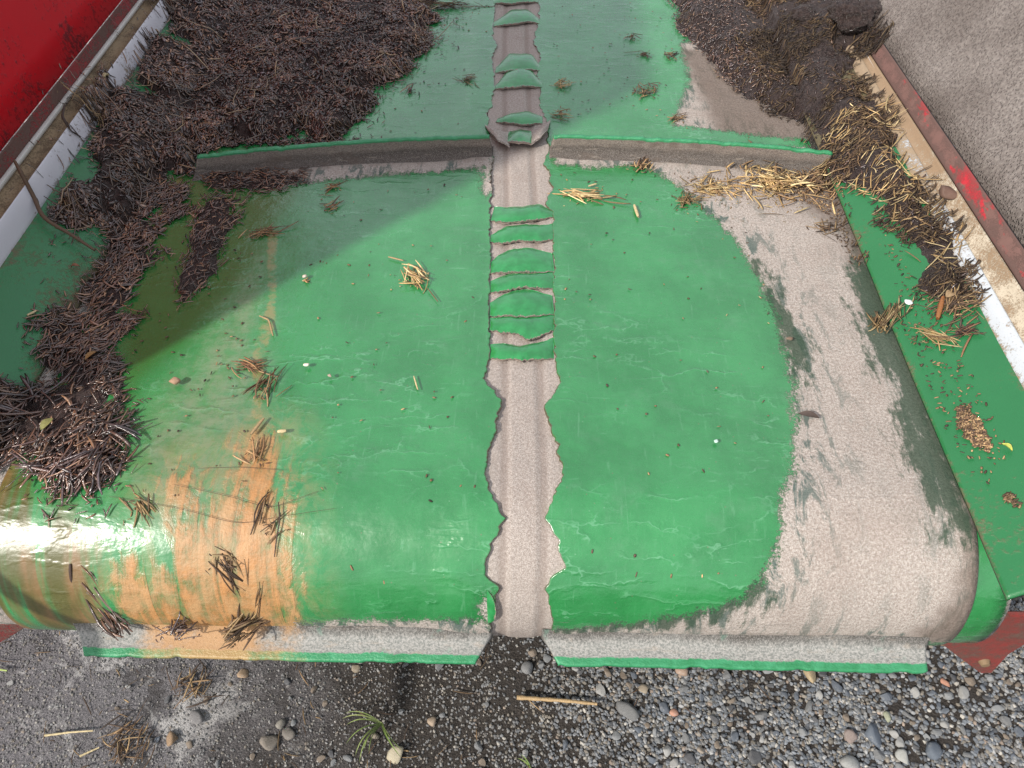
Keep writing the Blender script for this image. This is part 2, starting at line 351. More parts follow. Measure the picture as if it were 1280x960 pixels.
def ground_material():
    m = NT('gravelly_soil'); p = m.geo(); n = m.noise(p, 5, 5, .65); nf = m.noise(p, 60, 5, .7); ng = m.noise(p, 320, 4, .7)
    c = m.mix(m.rng(ng, .3, .7), (.022, .018, .016), (.085, .072, .062))
    sepx = m.node('ShaderNodeSeparateXYZ'); m.put(sepx.inputs[0], p)
    left = m.rng(m.add(sepx.outputs[0], m.mul(m.add(n, -.5), .7)), -.62, -.22, 1, 0)
    grey = m.mix(m.rng(ng, .3, .72), (.09, .085, .092), (.32, .30, .31)); c = m.mix(m.mul(left, .85), c, grey)
    pale = m.rng(m.noise(p, 8, 5, .7, .5), .52, .62); c = m.mix(m.mul(m.rng(m.noise(p, 13, 5, .7), .52, .64), .65), c, (.05, .043, .04)); c = m.mix(m.mul(pale, m.mul(left, .8)), c, m.mix(ng, (.38, .36, .35), (.68, .66, .64)))
    m.set('Base Color', c); m.set('Roughness', m.rng(nf, .3, .7, .6, .95)); m.set('Specular IOR Level', .3)
    m.set('Normal', m.bump(m.add(m.mul(ng, .8), nf), .007, 1)); return m.m

M = dict(belt=belt_material(), cloth=cloth_material(), flap=flap_material(),
         fin_up=fin_material(((.12, .095, .08), (.25, .205, .175), .90, .42, (.10, .075, .06))),
         fin_low=fin_material(((.14, .15, .14), (.34, .33, .31), .74, .05, (.08, .20, .145))),
         red=painted('red_paint', (.62, .004, .014), (.48, .002, .010), .4, .8, (.04, .006, .008), 6, (.56, .66), .35),
         redrim=painted('red_rim', (.25, .012, .015), (.16, .02, .02), .5, .95, (.06, .035, .028), 14, (.44, .52), .4),
         lavender=painted('pale_paint', (.60, .58, .62), (.53, .51, .56), .4, .85, (.10, .07, .04), 9, (.62, .70), .5),
         white=painted('white_paint', (.50, .54, .58), (.45, .48, .51), .4, .9, (.16, .11, .06), 14, (.50, .60), .5),
         cream=painted('stained_white_paint', (.58, .52, .42), (.42, .35, .25), .6, .9, (.15, .10, .06), 22, (.46, .58), .3),
         slot=painted('rusty_steel', (.17, .115, .065), (.28, .20, .12), .7, .8, (.04, .026, .016), 20, (.47, .6), .3),
         silver=painted('bare_steel_edge', (.55, .53, .50), (.40, .37, .34), .35, .7, (.12, .08, .05), 25, (.58, .68), .6),
         brownband=painted('muddy_red_paint', (.20, .11, .095), (.15, .09, .08), .8, .6, (.06, .04, .035), 30, (.5, .6), .2, ((.50, .03, .045), 4.5, .545, (3.2, 1.0, 2))),
         skirt=painted('green_skirt_rubber', (.014, .125, .040), (.022, .165, .055), .36, .85, (.07, .045, .028), 9, (.55, .72), .5),
         bracket=painted('rusty_red_bracket', (.30, .03, .03), (.14, .06, .045), .55, .9, (.07, .045, .035), 30, (.44, .60), .4), wall=grit_wall(), mud=mud_material('wet_manure', (.030, .018, .016), (.12, .075, .065), .18), mudr=mud_material('brown_mud', (.034, .024, .024), (.12, .088, .08), .12),
         straw=tint_material('straw'), wetstraw=tint_material('wet_straw', .24, .0006, 1.0), stone=stone_material(), ground=ground_material(),
         green_edge=painted('green_rubber_edge', (.03, .22, .08), (.05, .28, .12), .45, .5, (.08, .06, .045), 20, (.6, .7)))

# ------------------------------------------------------------------ ground
gx = np.concatenate([np.linspace(-30, -1.6, 40), np.arange(-1.5, 1.5, .008), np.linspace(1.6, 30, 40)])
gy = np.concatenate([np.linspace(-30, -.5, 40), np.arange(-.4, 1.0, .008), np.linspace(1.1, 30, 40)])
xx, yy = np.meshgrid(gx, gy); zz = fbm(xx * 3, yy * 3, 5) * .012 + fbm(xx * 22, yy * 22, 9) * .004
def gz(x, y): return fbm(x * 3, y * 3, 5) * .012 + fbm(x * 22, y * 22, 9) * .004
me = mesh_np('ground', np.stack([xx, yy, zz], -1), gridfaces(*xx.shape)); o = link('ground', me, M['ground']); tag(o, kind='structure')

# ------------------------------------------------------------------ conveyor belt
belt = empty('conveyor_belt', (0, Y0, ZC))
tag(belt, 'worn green rubber conveyor belt with torn centre seam, wrapped round its front roller', 'conveyor belt')
XR = XS(1221, 690)[0]; XL = XS(-12, 700)[0]
XRo = XS(1262, 760)[0]
edgeL_px = [(-60, 624), (0, 620), (30, 617), (40, 615), (60, 620), (75, 616), (110, 618), (135, 614), (150, 610), (190, 611), (200, 618), (215, 615), (230, 612), (240, 617), (255, 613), (262, 613), (450, 612), (462, 608), (476, 606), (490, 616), (505, 628), (520, 622), (540, 619), (560, 613), (581, 605), (600, 608), (618, 614), (636, 624), (650, 633), (665, 622), (680, 613), (700, 608), (715, 605), (722, 612), (732, 625), (745, 618), (775, 614), (790, 612)]
edgeR_px = [(-60, 668), (0, 672), (30, 674), (45, 668), (55, 667), (75, 676), (95, 672), (110, 674), (135, 676), (150, 682), (190, 686), (200, 682), (207, 679), (214, 686), (224, 688), (230, 685), (238, 692), (250, 684), (258, 680), (268, 692), (450, 693), (465, 694), (482, 702), (496, 692), (510, 680), (525, 686), (550, 692), (575, 700), (582, 705), (592, 701), (610, 699), (630, 691), (650, 680), (660, 688), (675, 697), (690, 700), (710, 704), (720, 692), (732, 681), (745, 688), (775, 690), (795, 689)]
def edge_fn(px):
    a = np.array([XS(u, v) for v, u in px])
    o = np.argsort(a[:, 1]); a = a[o]
    return lambda s: np.interp(s, a[:, 1], a[:, 0])
EL = edge_fn(edgeL_px); ER = edge_fn(edgeR_px)
wear_polys = [
    # right side worn to the cloth
    [(692, 208), (760, 212), (802, 206), (845, 232), (880, 262), (915, 300), (945, 345), (968, 400), (985, 455), (994, 520), (990, 570), (978, 625), (970, 680), (955, 720), (925, 748), (850, 768), (770, 778), (690, 782), (690, 797), (1290, 800), (1240, 740), (1240, 690), (1215, 560), (1180, 470), (1110, 330), (1060, 230), (1040, 210), (1020, 186), (690, 178)],
    [(375, 775), (605, 770), (606, 740), (616, 740), (614, 797), (375, 797)],
    [(375, 232), (470, 222), (560, 216), (602, 214), (602, 245), (618, 245), (618, 186), (600, 182), (270, 198), (260, 212)],
    [(850, 55), (862, 105), (850, 130), (842, 160), (1030, 180), (1030, 100), (960, 50)],
    ]
dark_polys = [[(1066, 325), (1100, 360), (1150, 460), (1195, 560), (1200, 600), (1206, 672), (1178, 668), (1165, 620), (1140, 585), (1128, 540), (1118, 490), (1090, 440), (1075, 395)], [(945, 330), (985, 400), (1010, 450), (1000, 480), (985, 440), (962, 380)], [(700, 775), (860, 762), (955, 725), (960, 740), (900, 770), (700, 785)]]
rust_polys = [[(212, 600), (245, 590), (262, 640), (290, 620), (300, 560), (340, 545), (352, 600), (356, 700), (366, 770), (372, 797), (160, 797), (168, 742), (190, 735), (212, 700), (228, 650)],
              [(160, 700), (175, 700), (182, 745), (196, 780), (160, 790)]]
tan_polys = [[(335, 290), (348, 290), (345, 400), (330, 450), (328, 545), (316, 545), (318, 430), (336, 380)],
             [(226, 222), (233, 218), (212, 262), (190, 300), (178, 330), (174, 330), (188, 290)]]
olive_polys = [[(0, 560), (60, 600), (150, 690), (165, 700), (168, 790), (10, 790), (-90, 760), (-90, 640)]]
wet_polys = [[(215, 212), (395, 225), (350, 280), (300, 360), (240, 430), (180, 480), (152, 540), (145, 420), (170, 330)]]
dust_polys = [[(330, 250), (345, 560), (370, 760), (150, 640), (160, 540), (240, 440), (300, 340)]]
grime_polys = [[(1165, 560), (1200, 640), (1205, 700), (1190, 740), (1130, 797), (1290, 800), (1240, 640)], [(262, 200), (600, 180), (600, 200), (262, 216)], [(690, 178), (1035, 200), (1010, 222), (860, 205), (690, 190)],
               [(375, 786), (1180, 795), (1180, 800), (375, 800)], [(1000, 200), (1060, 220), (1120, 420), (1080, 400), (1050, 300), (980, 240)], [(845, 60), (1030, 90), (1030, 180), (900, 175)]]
def maxd(X, Sg, polys):
    d = np.full(X.shape, -1.0)
    for p in polys: d = np.maximum(d, sdist(X, Sg, xs_poly(p)))
    return np.clip(d, -.3, .3)
def paint_attrs(me, X, Sg):
    X = X.ravel(); Sg = Sg.ravel()
    for n, p in (('wear', wear_polys), ('rust', rust_polys), ('tanline', tan_polys), ('olive', olive_polys), ('wet', wet_polys), ('dust', dust_polys), ('grime', grime_polys), ('darkgreen', dark_polys)):
        attr(me, n, maxd(X, Sg, p))
    attr_vec(me, 'bxy', np.stack([X, Sg, 0 * X], 1))
SROWS = np.concatenate([np.arange(-1.5, SEND - .02, .06), np.arange(SEND - .02, 1.80, .0035)])
def undul(x, s): return fbm(x * 7, s * 7, 31) * .0016 + fbm(x * 3, s * 2.2, 33, 2) * .002
def cover(side):
    n = 190
    t = np.linspace(0, 1, n) ** .8
    T, Sg = np.meshgrid(t, SROWS)
    E = (EL if side < 0 else ER)(SROWS)[:, None] + (fbm(SROWS * 200, SROWS * 0, 3 + side)[:, None]) * .0034 + (fbm(SROWS * 55 + side * 9, SROWS * 0, 13 + side, 3)[:, None]) * .0038
    X0 = XL if side < 0 else XR
    X = X0 + (E - X0) * T
    dE = np.abs(X - E); dO = np.abs(X - X0)
    curl = np.exp(-dE / .006) * .0028 * (0.6 + .8 * fbm(Sg * 30, X * 0, 77))
    N = .004 + undul(X, Sg) + curl + np.where(Sg > -.02, 1, 0) * 0
    N = N + np.exp(-dO / .012) * .0
    if side > 0:   # long soft bend beside the seam
        N += np.exp(-((dE - .02) / .02) ** 2) * .0015
    else: N += np.exp(-((dE - .03) / .035) ** 2) * .003
    V = belt_pt(X, Sg, N)
    # drop edges: both long sides turn down 6 mm
    e1 = belt_pt(X[:, -1], Sg[:, -1], N[:, -1] - .0065); e0 = belt_pt(X[:, 0], Sg[:, 0], N[:, 0] - .0065)
    V = np.concatenate([e0[:, None], V, e1[:, None]], 1); X = np.concatenate([X[:, :1], X, X[:, -1:]], 1); Sg2 = np.concatenate([Sg[:, :1], Sg, Sg[:, -1:]], 1)
    me = mesh_np('belt_cover', V, gridfaces(V.shape[0], V.shape[1], 0, side > 0)); paint_attrs(me, X, Sg2)
    rim = np.exp(-np.abs(X - E) / .0022) * (.75 + .5 * fbm(Sg2 * 60, X * 0, 88)); attr(me, 'rim', rim)
    o = link('belt_cover', me, M['belt']); reparent(o, belt); return o
co = cover(-1); co['label'] = 'left half of the belt cover, stained with orange slurry'
co = cover(1); co['label'] = 'right half of the belt cover, worn through to pale cloth'
# wider green under-layer
XU = np.linspace(XL - (XRo - XR), XRo, 60); XX, SS = np.meshgrid(XU, SROWS)
V = belt_pt(XX, SS, 0 * XX - .001)
V2 = belt_pt(XX, SS, 0 * XX - .009)
V = np.concatenate([V2[:, :1], V, V2[:, -1:]], 1); XX = np.concatenate([XX[:, :1], XX, XX[:, -1:]], 1); SS = np.concatenate([SS[:, :1], SS, SS[:, -1:]], 1)
me = mesh_np('under_layer', V, gridfaces(V.shape[0], V.shape[1])); paint_attrs(me, XX, SS)
wv = np.where(np.abs(XX) > XRo - .006, .02, -.1).astype(np.float32).ravel(); me.attributes['wear'].data.foreach_set('value', wv)
z0 = np.full(XX.size, -.1, np.float32); me.attributes['grime'].data.foreach_set('value', z0)
reparent(link('under_layer', me, M['belt']), belt)
# cloth centre strip with its rounded middle
xc = np.linspace(-.060, .060, 80); T, SS = np.meshgrid(xc, SROWS)
mid = ((EL(SROWS) + ER(SROWS)) / 2); mid = np.convolve(np.pad(mid, 40, 'edge'), np.ones(81) / 81, 'valid')[:, None]
a = np.abs(T)
N = .0012 + fbm(SS * 40, T * 30, 44, 3) * .0006 + .0022 * sstep((.024 - a) / .01) + .0012 * sstep((a - .027) / .012) + fbm(T * 60, SS * 60, 41) * .0007 + fbm(SS * 14, SS * 0, 43) * .0008
V = belt_pt(T + mid, SS, N); me = mesh_np('centre_strip', V, gridfaces(*T.shape)); attr_vec(me, 'bxy', np.stack([T.ravel(), SS.ravel(), 0 * T.ravel()], 1))
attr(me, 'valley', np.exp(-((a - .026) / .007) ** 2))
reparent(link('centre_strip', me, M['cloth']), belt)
# torn flaps across the seam (shingled tongues)
flaps = [
 ([(616, 3), (632, -6), (660, -6), (672, 2)], [(616, 6), (640, 9), (660, 6), (673, 4)]),
 ([(617, 31), (640, 15), (660, 15), (673, 26)], [(617, 34), (640, 35), (660, 31), (675, 31)]),
 ([(620, 88), (636, 71), (665, 71), (675, 86)], [(619, 92), (638, 93), (660, 91), (675, 90)]),
 ([(619, 111), (634, 93), (650, 84), (664, 91), (678, 108)], [(618, 113), (640, 114), (660, 112), (678, 111)]),
 ([(622, 152), (636, 146), (660, 143), (678, 149)], [(620, 154), (640, 158), (655, 161), (678, 155)]),
 ([(618, 262), (632, 263), (655, 262), (675, 259), (692, 268)], [(613, 277), (632, 282), (655, 281), (675, 278), (693, 271)]),
 ([(613, 299), (632, 287), (655, 285), (675, 286), (692, 283)], [(612, 303), (628, 308), (650, 305), (675, 306), (693, 299)]),
 ([(613, 332), (624, 322), (640, 315), (665, 314), (690, 321)], [(612, 342), (632, 345), (650, 344), (675, 344), (693, 340)]),
 ([(613, 356), (624, 350), (640, 346), (665, 346), (693, 343)], [(612, 366), (628, 367), (645, 364), (672, 363), (692, 362)]),
 ([(612, 383), (624, 376), (640, 368), (665, 366), (690, 374)], [(612, 396), (632, 399), (655, 400), (675, 397), (693, 394)]),
 ([(612, 402), (632, 400), (655, 400), (693, 397)], [(612, 413), (625, 417), (638, 421), (650, 422), (659, 430), (672, 424), (693, 413)]),
 ([(612, 435), (630, 434), (650, 437), (670, 434), (693, 426)], [(612, 449), (632, 452), (650, 454), (672, 453), (692, 448)])]
for k, (top, bot) in enumerate(flaps):
    tt = np.array([XS(*q) for q in top]); bb = np.array([XS(*q) for q in bot])
    na, nb_ = 48, 16
    a = np.linspace(0, 1, na); x0 = np.linspace(tt[0, 0], tt[-1, 0], na); x1 = np.linspace(bb[0, 0], bb[-1, 0], na)
    def sm(xq, arr):
        y = np.interp(xq, arr[:, 0], arr[:, 1]); return np.convolve(np.pad(y, 2, 'edge'), np.ones(5) / 5, 'valid')
    st = sm(x0, tt) + .0; sb = sm(x1, bb) + fbm(a * 22 + k * 7, a * 0, 50 + k) * .0036; st = st + fbm(a * 9 + k * 5, a * 0, 150 + k) * .0025 + .003; sb = sb - .0045
    Bq = np.linspace(0, 1, nb_)[:, None]
    X = x0 * (1 - Bq) + x1 * Bq; Sg = st * (1 - Bq) + sb * Bq
    arch = np.sin(np.pi * np.clip(a, 0, 1)) ** .7
    N = .004 + arch[None] * (.0015 + .0085 * np.sin(Bq * np.pi * .80) ** .8) + fbm(X * 50, Sg * 30, 60 + k) * .0007
    Vt = belt_pt(X, Sg, N); Vb = belt_pt(X, Sg + .0015, N - .0038)
    nv = Vt.shape[0] * Vt.shape[1]; f1 = gridfaces(nb_, na, 0, True); f2 = gridfaces(nb_, na, nv, False)
    ring = []
    lo = (nb_ - 1) * na
    for j in range(na - 1): ring += [(lo + j, lo + j + 1, nv + lo + j + 1, nv + lo + j), (j + 1, j, nv + j, nv + j + 1)]
    for i in range(nb_ - 1): ring += [(i * na, (i + 1) * na, nv + (i + 1) * na, nv + i * na), ((i + 1) * na + na - 1, i * na + na - 1, nv + i * na + na - 1, nv + (i + 1) * na + na - 1)]
    me = mesh_np('torn_flap', np.concatenate([Vt.reshape(-1, 3), Vb.reshape(-1, 3)]), np.concatenate([f1, f2, np.array(ring)]))
    e = np.clip(1.10 - (1 - Bq) * 7.5, 0, 1) * np.ones(na) * .85; e = np.maximum(e, np.clip(1 - Bq * 12, 0, 1) * .6)
    attr(me, 'edge', np.concatenate([e.ravel(), np.ones(nv)]))
    reparent(link('torn_flap', me, M['flap']), belt)
# curled remnants of the cover beside the seam
for (u0, v0, u1, v1, side) in [(609, 735, 620, 775, 1)]:
    a = np.array(XS(u0, v0)); b = np.array(XS(u1, v1)); n1, n2 = 14, 8
    A, Bq = np.meshgrid(np.linspace(0, 1, n1), np.linspace(0, 1, n2)); wd = min(abs(b[0] - a[0]), .012)
    X = (a[0] if side > 0 else b[0]) + side * (Bq * wd * (np.sin(A * np.pi) ** .6 + .05)); Sg = a[1] + (b[1] - a[1]) * A + fbm(A * 5, Bq * 5, int(u0)) * .002
    N = .0062 + np.sin(Bq * 1.9) * .005 * np.sin(A * np.pi)
    Vt = belt_pt(X, Sg, N); nv = n1 * n2; Vb = belt_pt(X, Sg, N - .0025)
    me = mesh_np('cover_curl', np.concatenate([Vt.reshape(-1, 3), Vb.reshape(-1, 3)]), np.concatenate([gridfaces(n2, n1), gridfaces(n2, n1, nv, True), np.array([((n2 - 1) * n1 + j, nv + (n2 - 1) * n1 + j, nv + (n2 - 1) * n1 + j + 1, (n2 - 1) * n1 + j + 1) for j in range(n1 - 1)])]))
    attr(me, 'edge', np.concatenate([np.clip(Bq * 1.1 - .35, 0, 1).ravel(), np.ones(nv)])); reparent(link('cover_curl', me, M['flap']), belt)
for k, (top, bot, mt) in enumerate([([(636, 169), (650, 166), (668, 169)], [(633, 187), (648, 192), (664, 189)], 'flap'), ([(606, 160), (620, 167), (636, 170)], [(611, 172), (622, 189), (637, 192)], 'cloth'), ([(662, 169), (676, 163), (688, 154)], [(664, 189), (674, 187), (684, 172)], 'cloth')]):
    tt = np.array([XS(*q) for q in top]); bb = np.array([XS(*q) for q in bot]); a = np.linspace(0, 1, 24); Bq = np.linspace(0, 1, 14)[:, None]
    f = lambda arr: (np.interp(a, np.linspace(0, 1, 3), arr[:, 0]), np.interp(a, np.linspace(0, 1, 3), arr[:, 1]))
    (xa, sa), (xb, sb) = f(tt), f(bb); X = xa * (1 - Bq) + xb * Bq; Sg = sa * (1 - Bq) + sb * Bq - .0 ; Sg[-1] += fbm(a * 20, a * 0, 70 + k) * .002
    N = .008 + np.sin(a * np.pi) * .012 * np.sin(Bq * 2.4) + .008 * Bq; nv = X.size
    Vt = belt_pt(X, Sg, N); Vb = belt_pt(X, Sg, N - .003)
    me = mesh_np('torn_flap', np.concatenate([Vt.reshape(-1, 3), Vb.reshape(-1, 3)]), np.concatenate([gridfaces(14, 24, 0, True), gridfaces(14, 24, nv), np.array([(13 * 24 + j, 13 * 24 + j + 1, nv + 13 * 24 + j + 1, nv + 13 * 24 + j) for j in range(23)])]))
    attr(me, 'edge', np.concatenate([(np.clip(1.1 - (1 - Bq) * 7, 0, 1) * np.ones(24)).ravel(), np.ones(nv)])); attr(me, 'valley', np.zeros(2 * nv)); attr_vec(me, 'bxy', np.concatenate([Vt.reshape(-1, 3)] * 2))
    reparent(link('torn_flap', me, M[mt]), belt)
# flights
prof = [(-.030, .0045), (-.018, .0055), (-.010, .010), (-.0055, .018)] + [(-.0045, h) for h in np.linspace(.024, .9, 1)] 
def flight(xa, xb, s_of_x, Hh, ea, eb, mat, label, lean=0, bow_n=0):
    """one half of a flight; ea / eb: how far the top is cut back at either end (m)"""
    n = 160; hs = np.array([0, .1, .2, .3, .42, .55, .7, .85, .96, 1.0]) * Hh
    fs = .0045 + .020 * np.exp(-hs / .006)      # half thickness by height: fillet at the foot
    pr = [(-fs[i] - lean * hs[i], hs[i]) for i in range(len(hs))] + [(-.0028 - lean * Hh, Hh * 1.05), (.0028 - lean * Hh, Hh * 1.05)] + [(fs[i] - lean * hs[i], hs[i]) for i in range(len(hs) - 1, -1, -1)]
    pr = np.array(pr); T = np.linspace(0, 1, n)
    hh = np.clip(pr[:, 1] / Hh, 0, 1)
    Xa = xa + ea * hh; Xb = xb - eb * hh
    X = Xa[None] + (Xb - Xa)[None] * T[:, None]
    s0 = s_of_x(X); Sg = s0 + pr[None, :, 0] + fbm(X * 9, X * 0 + pr[None, :, 0] * 3, 21) * .0012
    N = pr[None, :, 1] + .003 + (fbm(X * 12, pr[None, :, 1] * 10, 22) * .0014 + np.minimum(fbm(X * 70, X * 0, 25, 3), 0) * .0035) * hh[None]
    if bow_n: N = N
    # the fin stands along the belt normal at its foot
    base = belt_pt(X, s0, 0 * X); nn = belt_pt(X, s0, 0 * X + 1) - base
    tt = belt_pt(X, s0 + .001, 0 * X) - belt_pt(X, s0 - .001, 0 * X); tt /= np.linalg.norm(tt, axis=-1, keepdims=True)
    foot = belt_pt(X, Sg, N); fin = base + nn * N[..., None] + tt * (Sg - s0)[..., None]
    k = sstep(hh / .25)[None, :, None]; V = foot * (1 - k) + fin * k
    m_ = len(pr); F = list(gridfaces(n, m_))
    caps = []
    for i in (0, n - 1):
        c = [(i * m_ + j, i * m_ + j + 1, i * m_ + m_ - 2 - j, i * m_ + m_ - 1 - j) for j in range(m_ // 2 - 1)]
        caps += [q if i else q[::-1] for q in c]
    me = mesh_np('flight', V, np.concatenate([np.array(F), np.array(caps)]))
    attr(me, 'fh', np.broadcast_to(hh, X.shape)); attr_vec(me, 'bxy', np.stack([X.ravel(), Sg.ravel() + pr[None, :, 1].repeat(n, 0).ravel(), N.ravel()], 1))
    attr(me, 'rust', maxd(X.ravel(), np.full(X.size, 0.0), []) if mat != 'fin_low' else np.clip(np.minimum(X - XS(205, 795)[0], XS(370, 795)[0] - X), -.3, .3))
    o = link('flight', me, M[mat]); reparent(o, belt)
    if label: o['label'] = label
    return o
# upper pair, bowed away in the middle
ups = np.array([XS(*q) for q in [(262, 213), (400, 209), (520, 203), (612, 196), (650, 193), (690, 188), (780, 190), (880, 198), (960, 207), (1020, 217)]])
pf = np.polyfit(ups[:, 0], ups[:, 1], 2)
sup = lambda x: np.polyval(pf, x)
flight(XS(248, 213)[0], XS(616, 196)[0], sup, .041, .018, .006, 'fin_up', 'upper left flight, muddy face with a green top edge', .12)
flight(XS(686, 188)[0], XS(1032, 215)[0], sup, .041, .008, .002, 'fin_up', 'upper right flight, muddy face with a green top edge', .12)
slow = lambda x: x * 0 - RD * R(100)
flight(XS(112, 790)[0], XS(617, 795)[0], slow, .038, .02, .022, 'fin_low', 'lower left flight below the roller, part coated in orange slurry')
flight(XS(676, 795)[0], XS(1158, 797)[0], slow, .038, .022, .004, 'fin_low', 'lower right flight below the roller, scuffed pale')
# roller inside the belt
def lathe_x(name, xs, rs, y, z, mat, parent, seg=48):
    V = []; 
    for x, r in zip(xs, rs):
        for k in range(seg): a_ = 2 * math.pi * k / seg; V.append((x, y + r * math.cos(a_), z + r * math.sin(a_)))
    F = [(i * seg + k, i * seg + (k + 1) % seg, (i + 1) * seg + (k + 1) % seg, (i + 1) * seg + k) for i in range(len(xs) - 1) for k in range(seg)]
    me = mesh_np(name, V, F); o = link(name, me, mat); reparent(o, parent); return o
lathe_x('roller', [-XRo, -XRo, -XRo + .02, XRo - .02, XRo, XRo], [.03, RD - .02, RD - .011, RD - .011, RD - .02, .03], Y0, ZC, M['slot'], belt)
lathe_x('roller_shaft', [-XRo - .09, -XRo - .09, XRo + .09, XRo + .09], [.001, .022, .022, .001], Y0, ZC, M['slot'], belt, 24)

# ------------------------------------------------------------------ machine sides
YA, YB = -.1, 2.7
def strip(name, la, lb, y0, y1, mat, parent, thick=.006, nx=14, bulge=0, dirt=None, n=420, za=None, rough=0, endfn=None):
    ys = np.linspace(y0, y1, n); t = np.linspace(0, 1, nx); Tt, Yy = np.meshgrid(t, ys)
    if endfn: Yy = Yy + endfn(Tt) * np.clip(1 - (Yy - y0) / .3, 0, 1)
    X = LX(la, Yy) * (1 - Tt) + LX(lb, Yy) * Tt; Z = LZ(la, Yy) * (1 - Tt) + LZ(lb, Yy) * Tt + np.sin(np.pi * Tt) * bulge
    if rough: Z = Z + fbm(X * 6, Yy * 4, 91) * rough
    V = np.stack([X, Yy, Z], -1); sg = np.sign(lb[0] - la[0])
    nv = X.size; Vb = V.copy(); Vb[..., 2] -= thick; Vb[..., 0] += sg * thick * .3
    rr = []
    for i in range(n - 1): rr += [(i * nx, (i + 1) * nx, nv + (i + 1) * nx, nv + i * nx), (i * nx + nx - 1, nv + i * nx + nx - 1, nv + (i + 1) * nx + nx - 1, (i + 1) * nx + nx - 1)]
    for j in range(nx - 1): rr += [(j, nv + j, nv + j + 1, j + 1)]
    me = mesh_np(name, np.concatenate([V.reshape(-1, 3), Vb.reshape(-1, 3)]), np.concatenate([gridfaces(n, nx), gridfaces(n, nx, nv, True), np.array(rr)]))
    dv = dirt(Tt, Yy) if dirt else Tt * 0
    attr(me, 'dirt', np.concatenate([dv.ravel(), dv.ravel()]))
    o = link(name, me, mat); reparent(o, parent); return o
def off(l, dx, dz=0): return (l[0] + dx, l[1], l[2] + dz, l[3])
left = empty('machine_side', (LL[4][0], 1.0, ZB)); tag(left, 'red machine side with lilac-white rail and green rubber skirt, left of the belt', 'machine side')
right = empty('machine_side', (RL[4][0], 1.0, ZB)); tag(right, 'dusty grey-brown machine side with stained white rail and green skirt, right of the belt', 'machine side')
edgedirt = lambda T, Y: np.maximum(np.exp(-T / .12), np.exp(-(1 - T) / .15)) * .6
strip('rubber_skirt', LL[0], off(LL[1], -.012, .004), .44, YB, M['skirt'], left, .006, 30, .008, edgedirt, rough=.003)
strip('rail', LL[1], LL[2], YA, YB, M['lavender'], left, .004, 12, .006, lambda T, Y: np.where(Y > 1.1, .25, -.1) + np.exp(-T / .1) * .3)
strip('rail_channel', off(LL[2], -.0005, -.002), off(LL[3], 0, -.004), YA, YB, M['slot'], left, .004, 8, -.004)
strip('steel_edge', off(LL[3], .003, .004), off(LL[3], -.004, .005), YA, YB, M['silver'], left, .012, 4)
strip('red_rim', off(LL[3], -.0045, 0), LL[4], YA, YB, M['redrim'], left, .005, 10)
strip('rubber_skirt', RL[0], off(RL[1], .012, .004), .395, YB, M['skirt'], right, .006, 34, .006, lambda T, Y: np.exp(-T / .03) * .3 + np.where(Y > 1.25, .7, 0) + np.exp(-(1 - T) / .1) * .5, rough=.004, endfn=lambda T: T * .02)
strip('rail', RL[1], RL[2], YA, YB, M['white'], right, .004, 12, .004, lambda T, Y: np.clip((Y - .95) * 1.4, -.1, .9) + np.exp(-T / .1) * .35)
strip('rail_channel', off(RL[2], .0005, -.001), off(RL[3], 0, -.002), YA, YB, M['cream'], right, .004, 8, -.003, lambda T, Y: np.clip((Y - .95) * 1., 0, .6))
strip('steel_edge', off(RL[2], .010, .004), off(RL[2], .0135, .0045), YA, YB, M['silver'], right, .006, 4)
strip('brown_rim', off(RL[3], .001, 0), RL[4], YA, YB, M['brownband'], right, .006, 12, .002, edgedirt)
# side walls flare outwards and stand high; the left one ends in front at YE, its edge throws the slanting shade line
def wallpanel(name, l, sg, y0, y1, out, up, mat, parent, lean_end=0):
    c = (l[0] + sg * .001, l[1], l[2] + .001, l[3]); n = 60; ys = np.linspace(y0, y1, n); ts = np.linspace(0, 1, 24)
    T, Y = np.meshgrid(ts, ys); Y = Y + lean_end * T * (1 - (Y - y0) / (y1 - y0))
    X = LX(c, Y) + sg * out * T; Z = LZ(c, Y) + up * T; V = np.stack([X, Y, Z], -1)
    Vb = V + np.array([sg * .008, 0, -.004]); nv = X.size; rr = []
    for i in range(n - 1):
        for j, fl in ((0, 1), (23, 0)):
            q = (i * 24 + j, (i + 1) * 24 + j, nv + (i + 1) * 24 + j, nv + i * 24 + j); rr.append(q if fl else q[::-1])
    for j in range(23): rr += [(j, nv + j, nv + j + 1, j + 1), ((n - 1) * 24 + j, (n - 1) * 24 + j + 1, nv + (n - 1) * 24 + j + 1, nv + (n - 1) * 24 + j)]
    me = mesh_np(name, np.concatenate([V.reshape(-1, 3), Vb.reshape(-1, 3)]), np.concatenate([gridfaces(n, 24), gridfaces(n, 24, nv, True), np.array(rr)])); attr(me, 'dirt', np.concatenate([(.25 * np.exp(-T / .03)).ravel()] * 2))
    o = link(name, me, mat); reparent(o, parent); return o
wallpanel('side_wall', LL[4], -1, .475, YB, .25, 1.30, M['red'], left, -.10)
wallpanel('side_wall', RL[4], 1, -.1, YB, .50, .75, M['wall'], right)
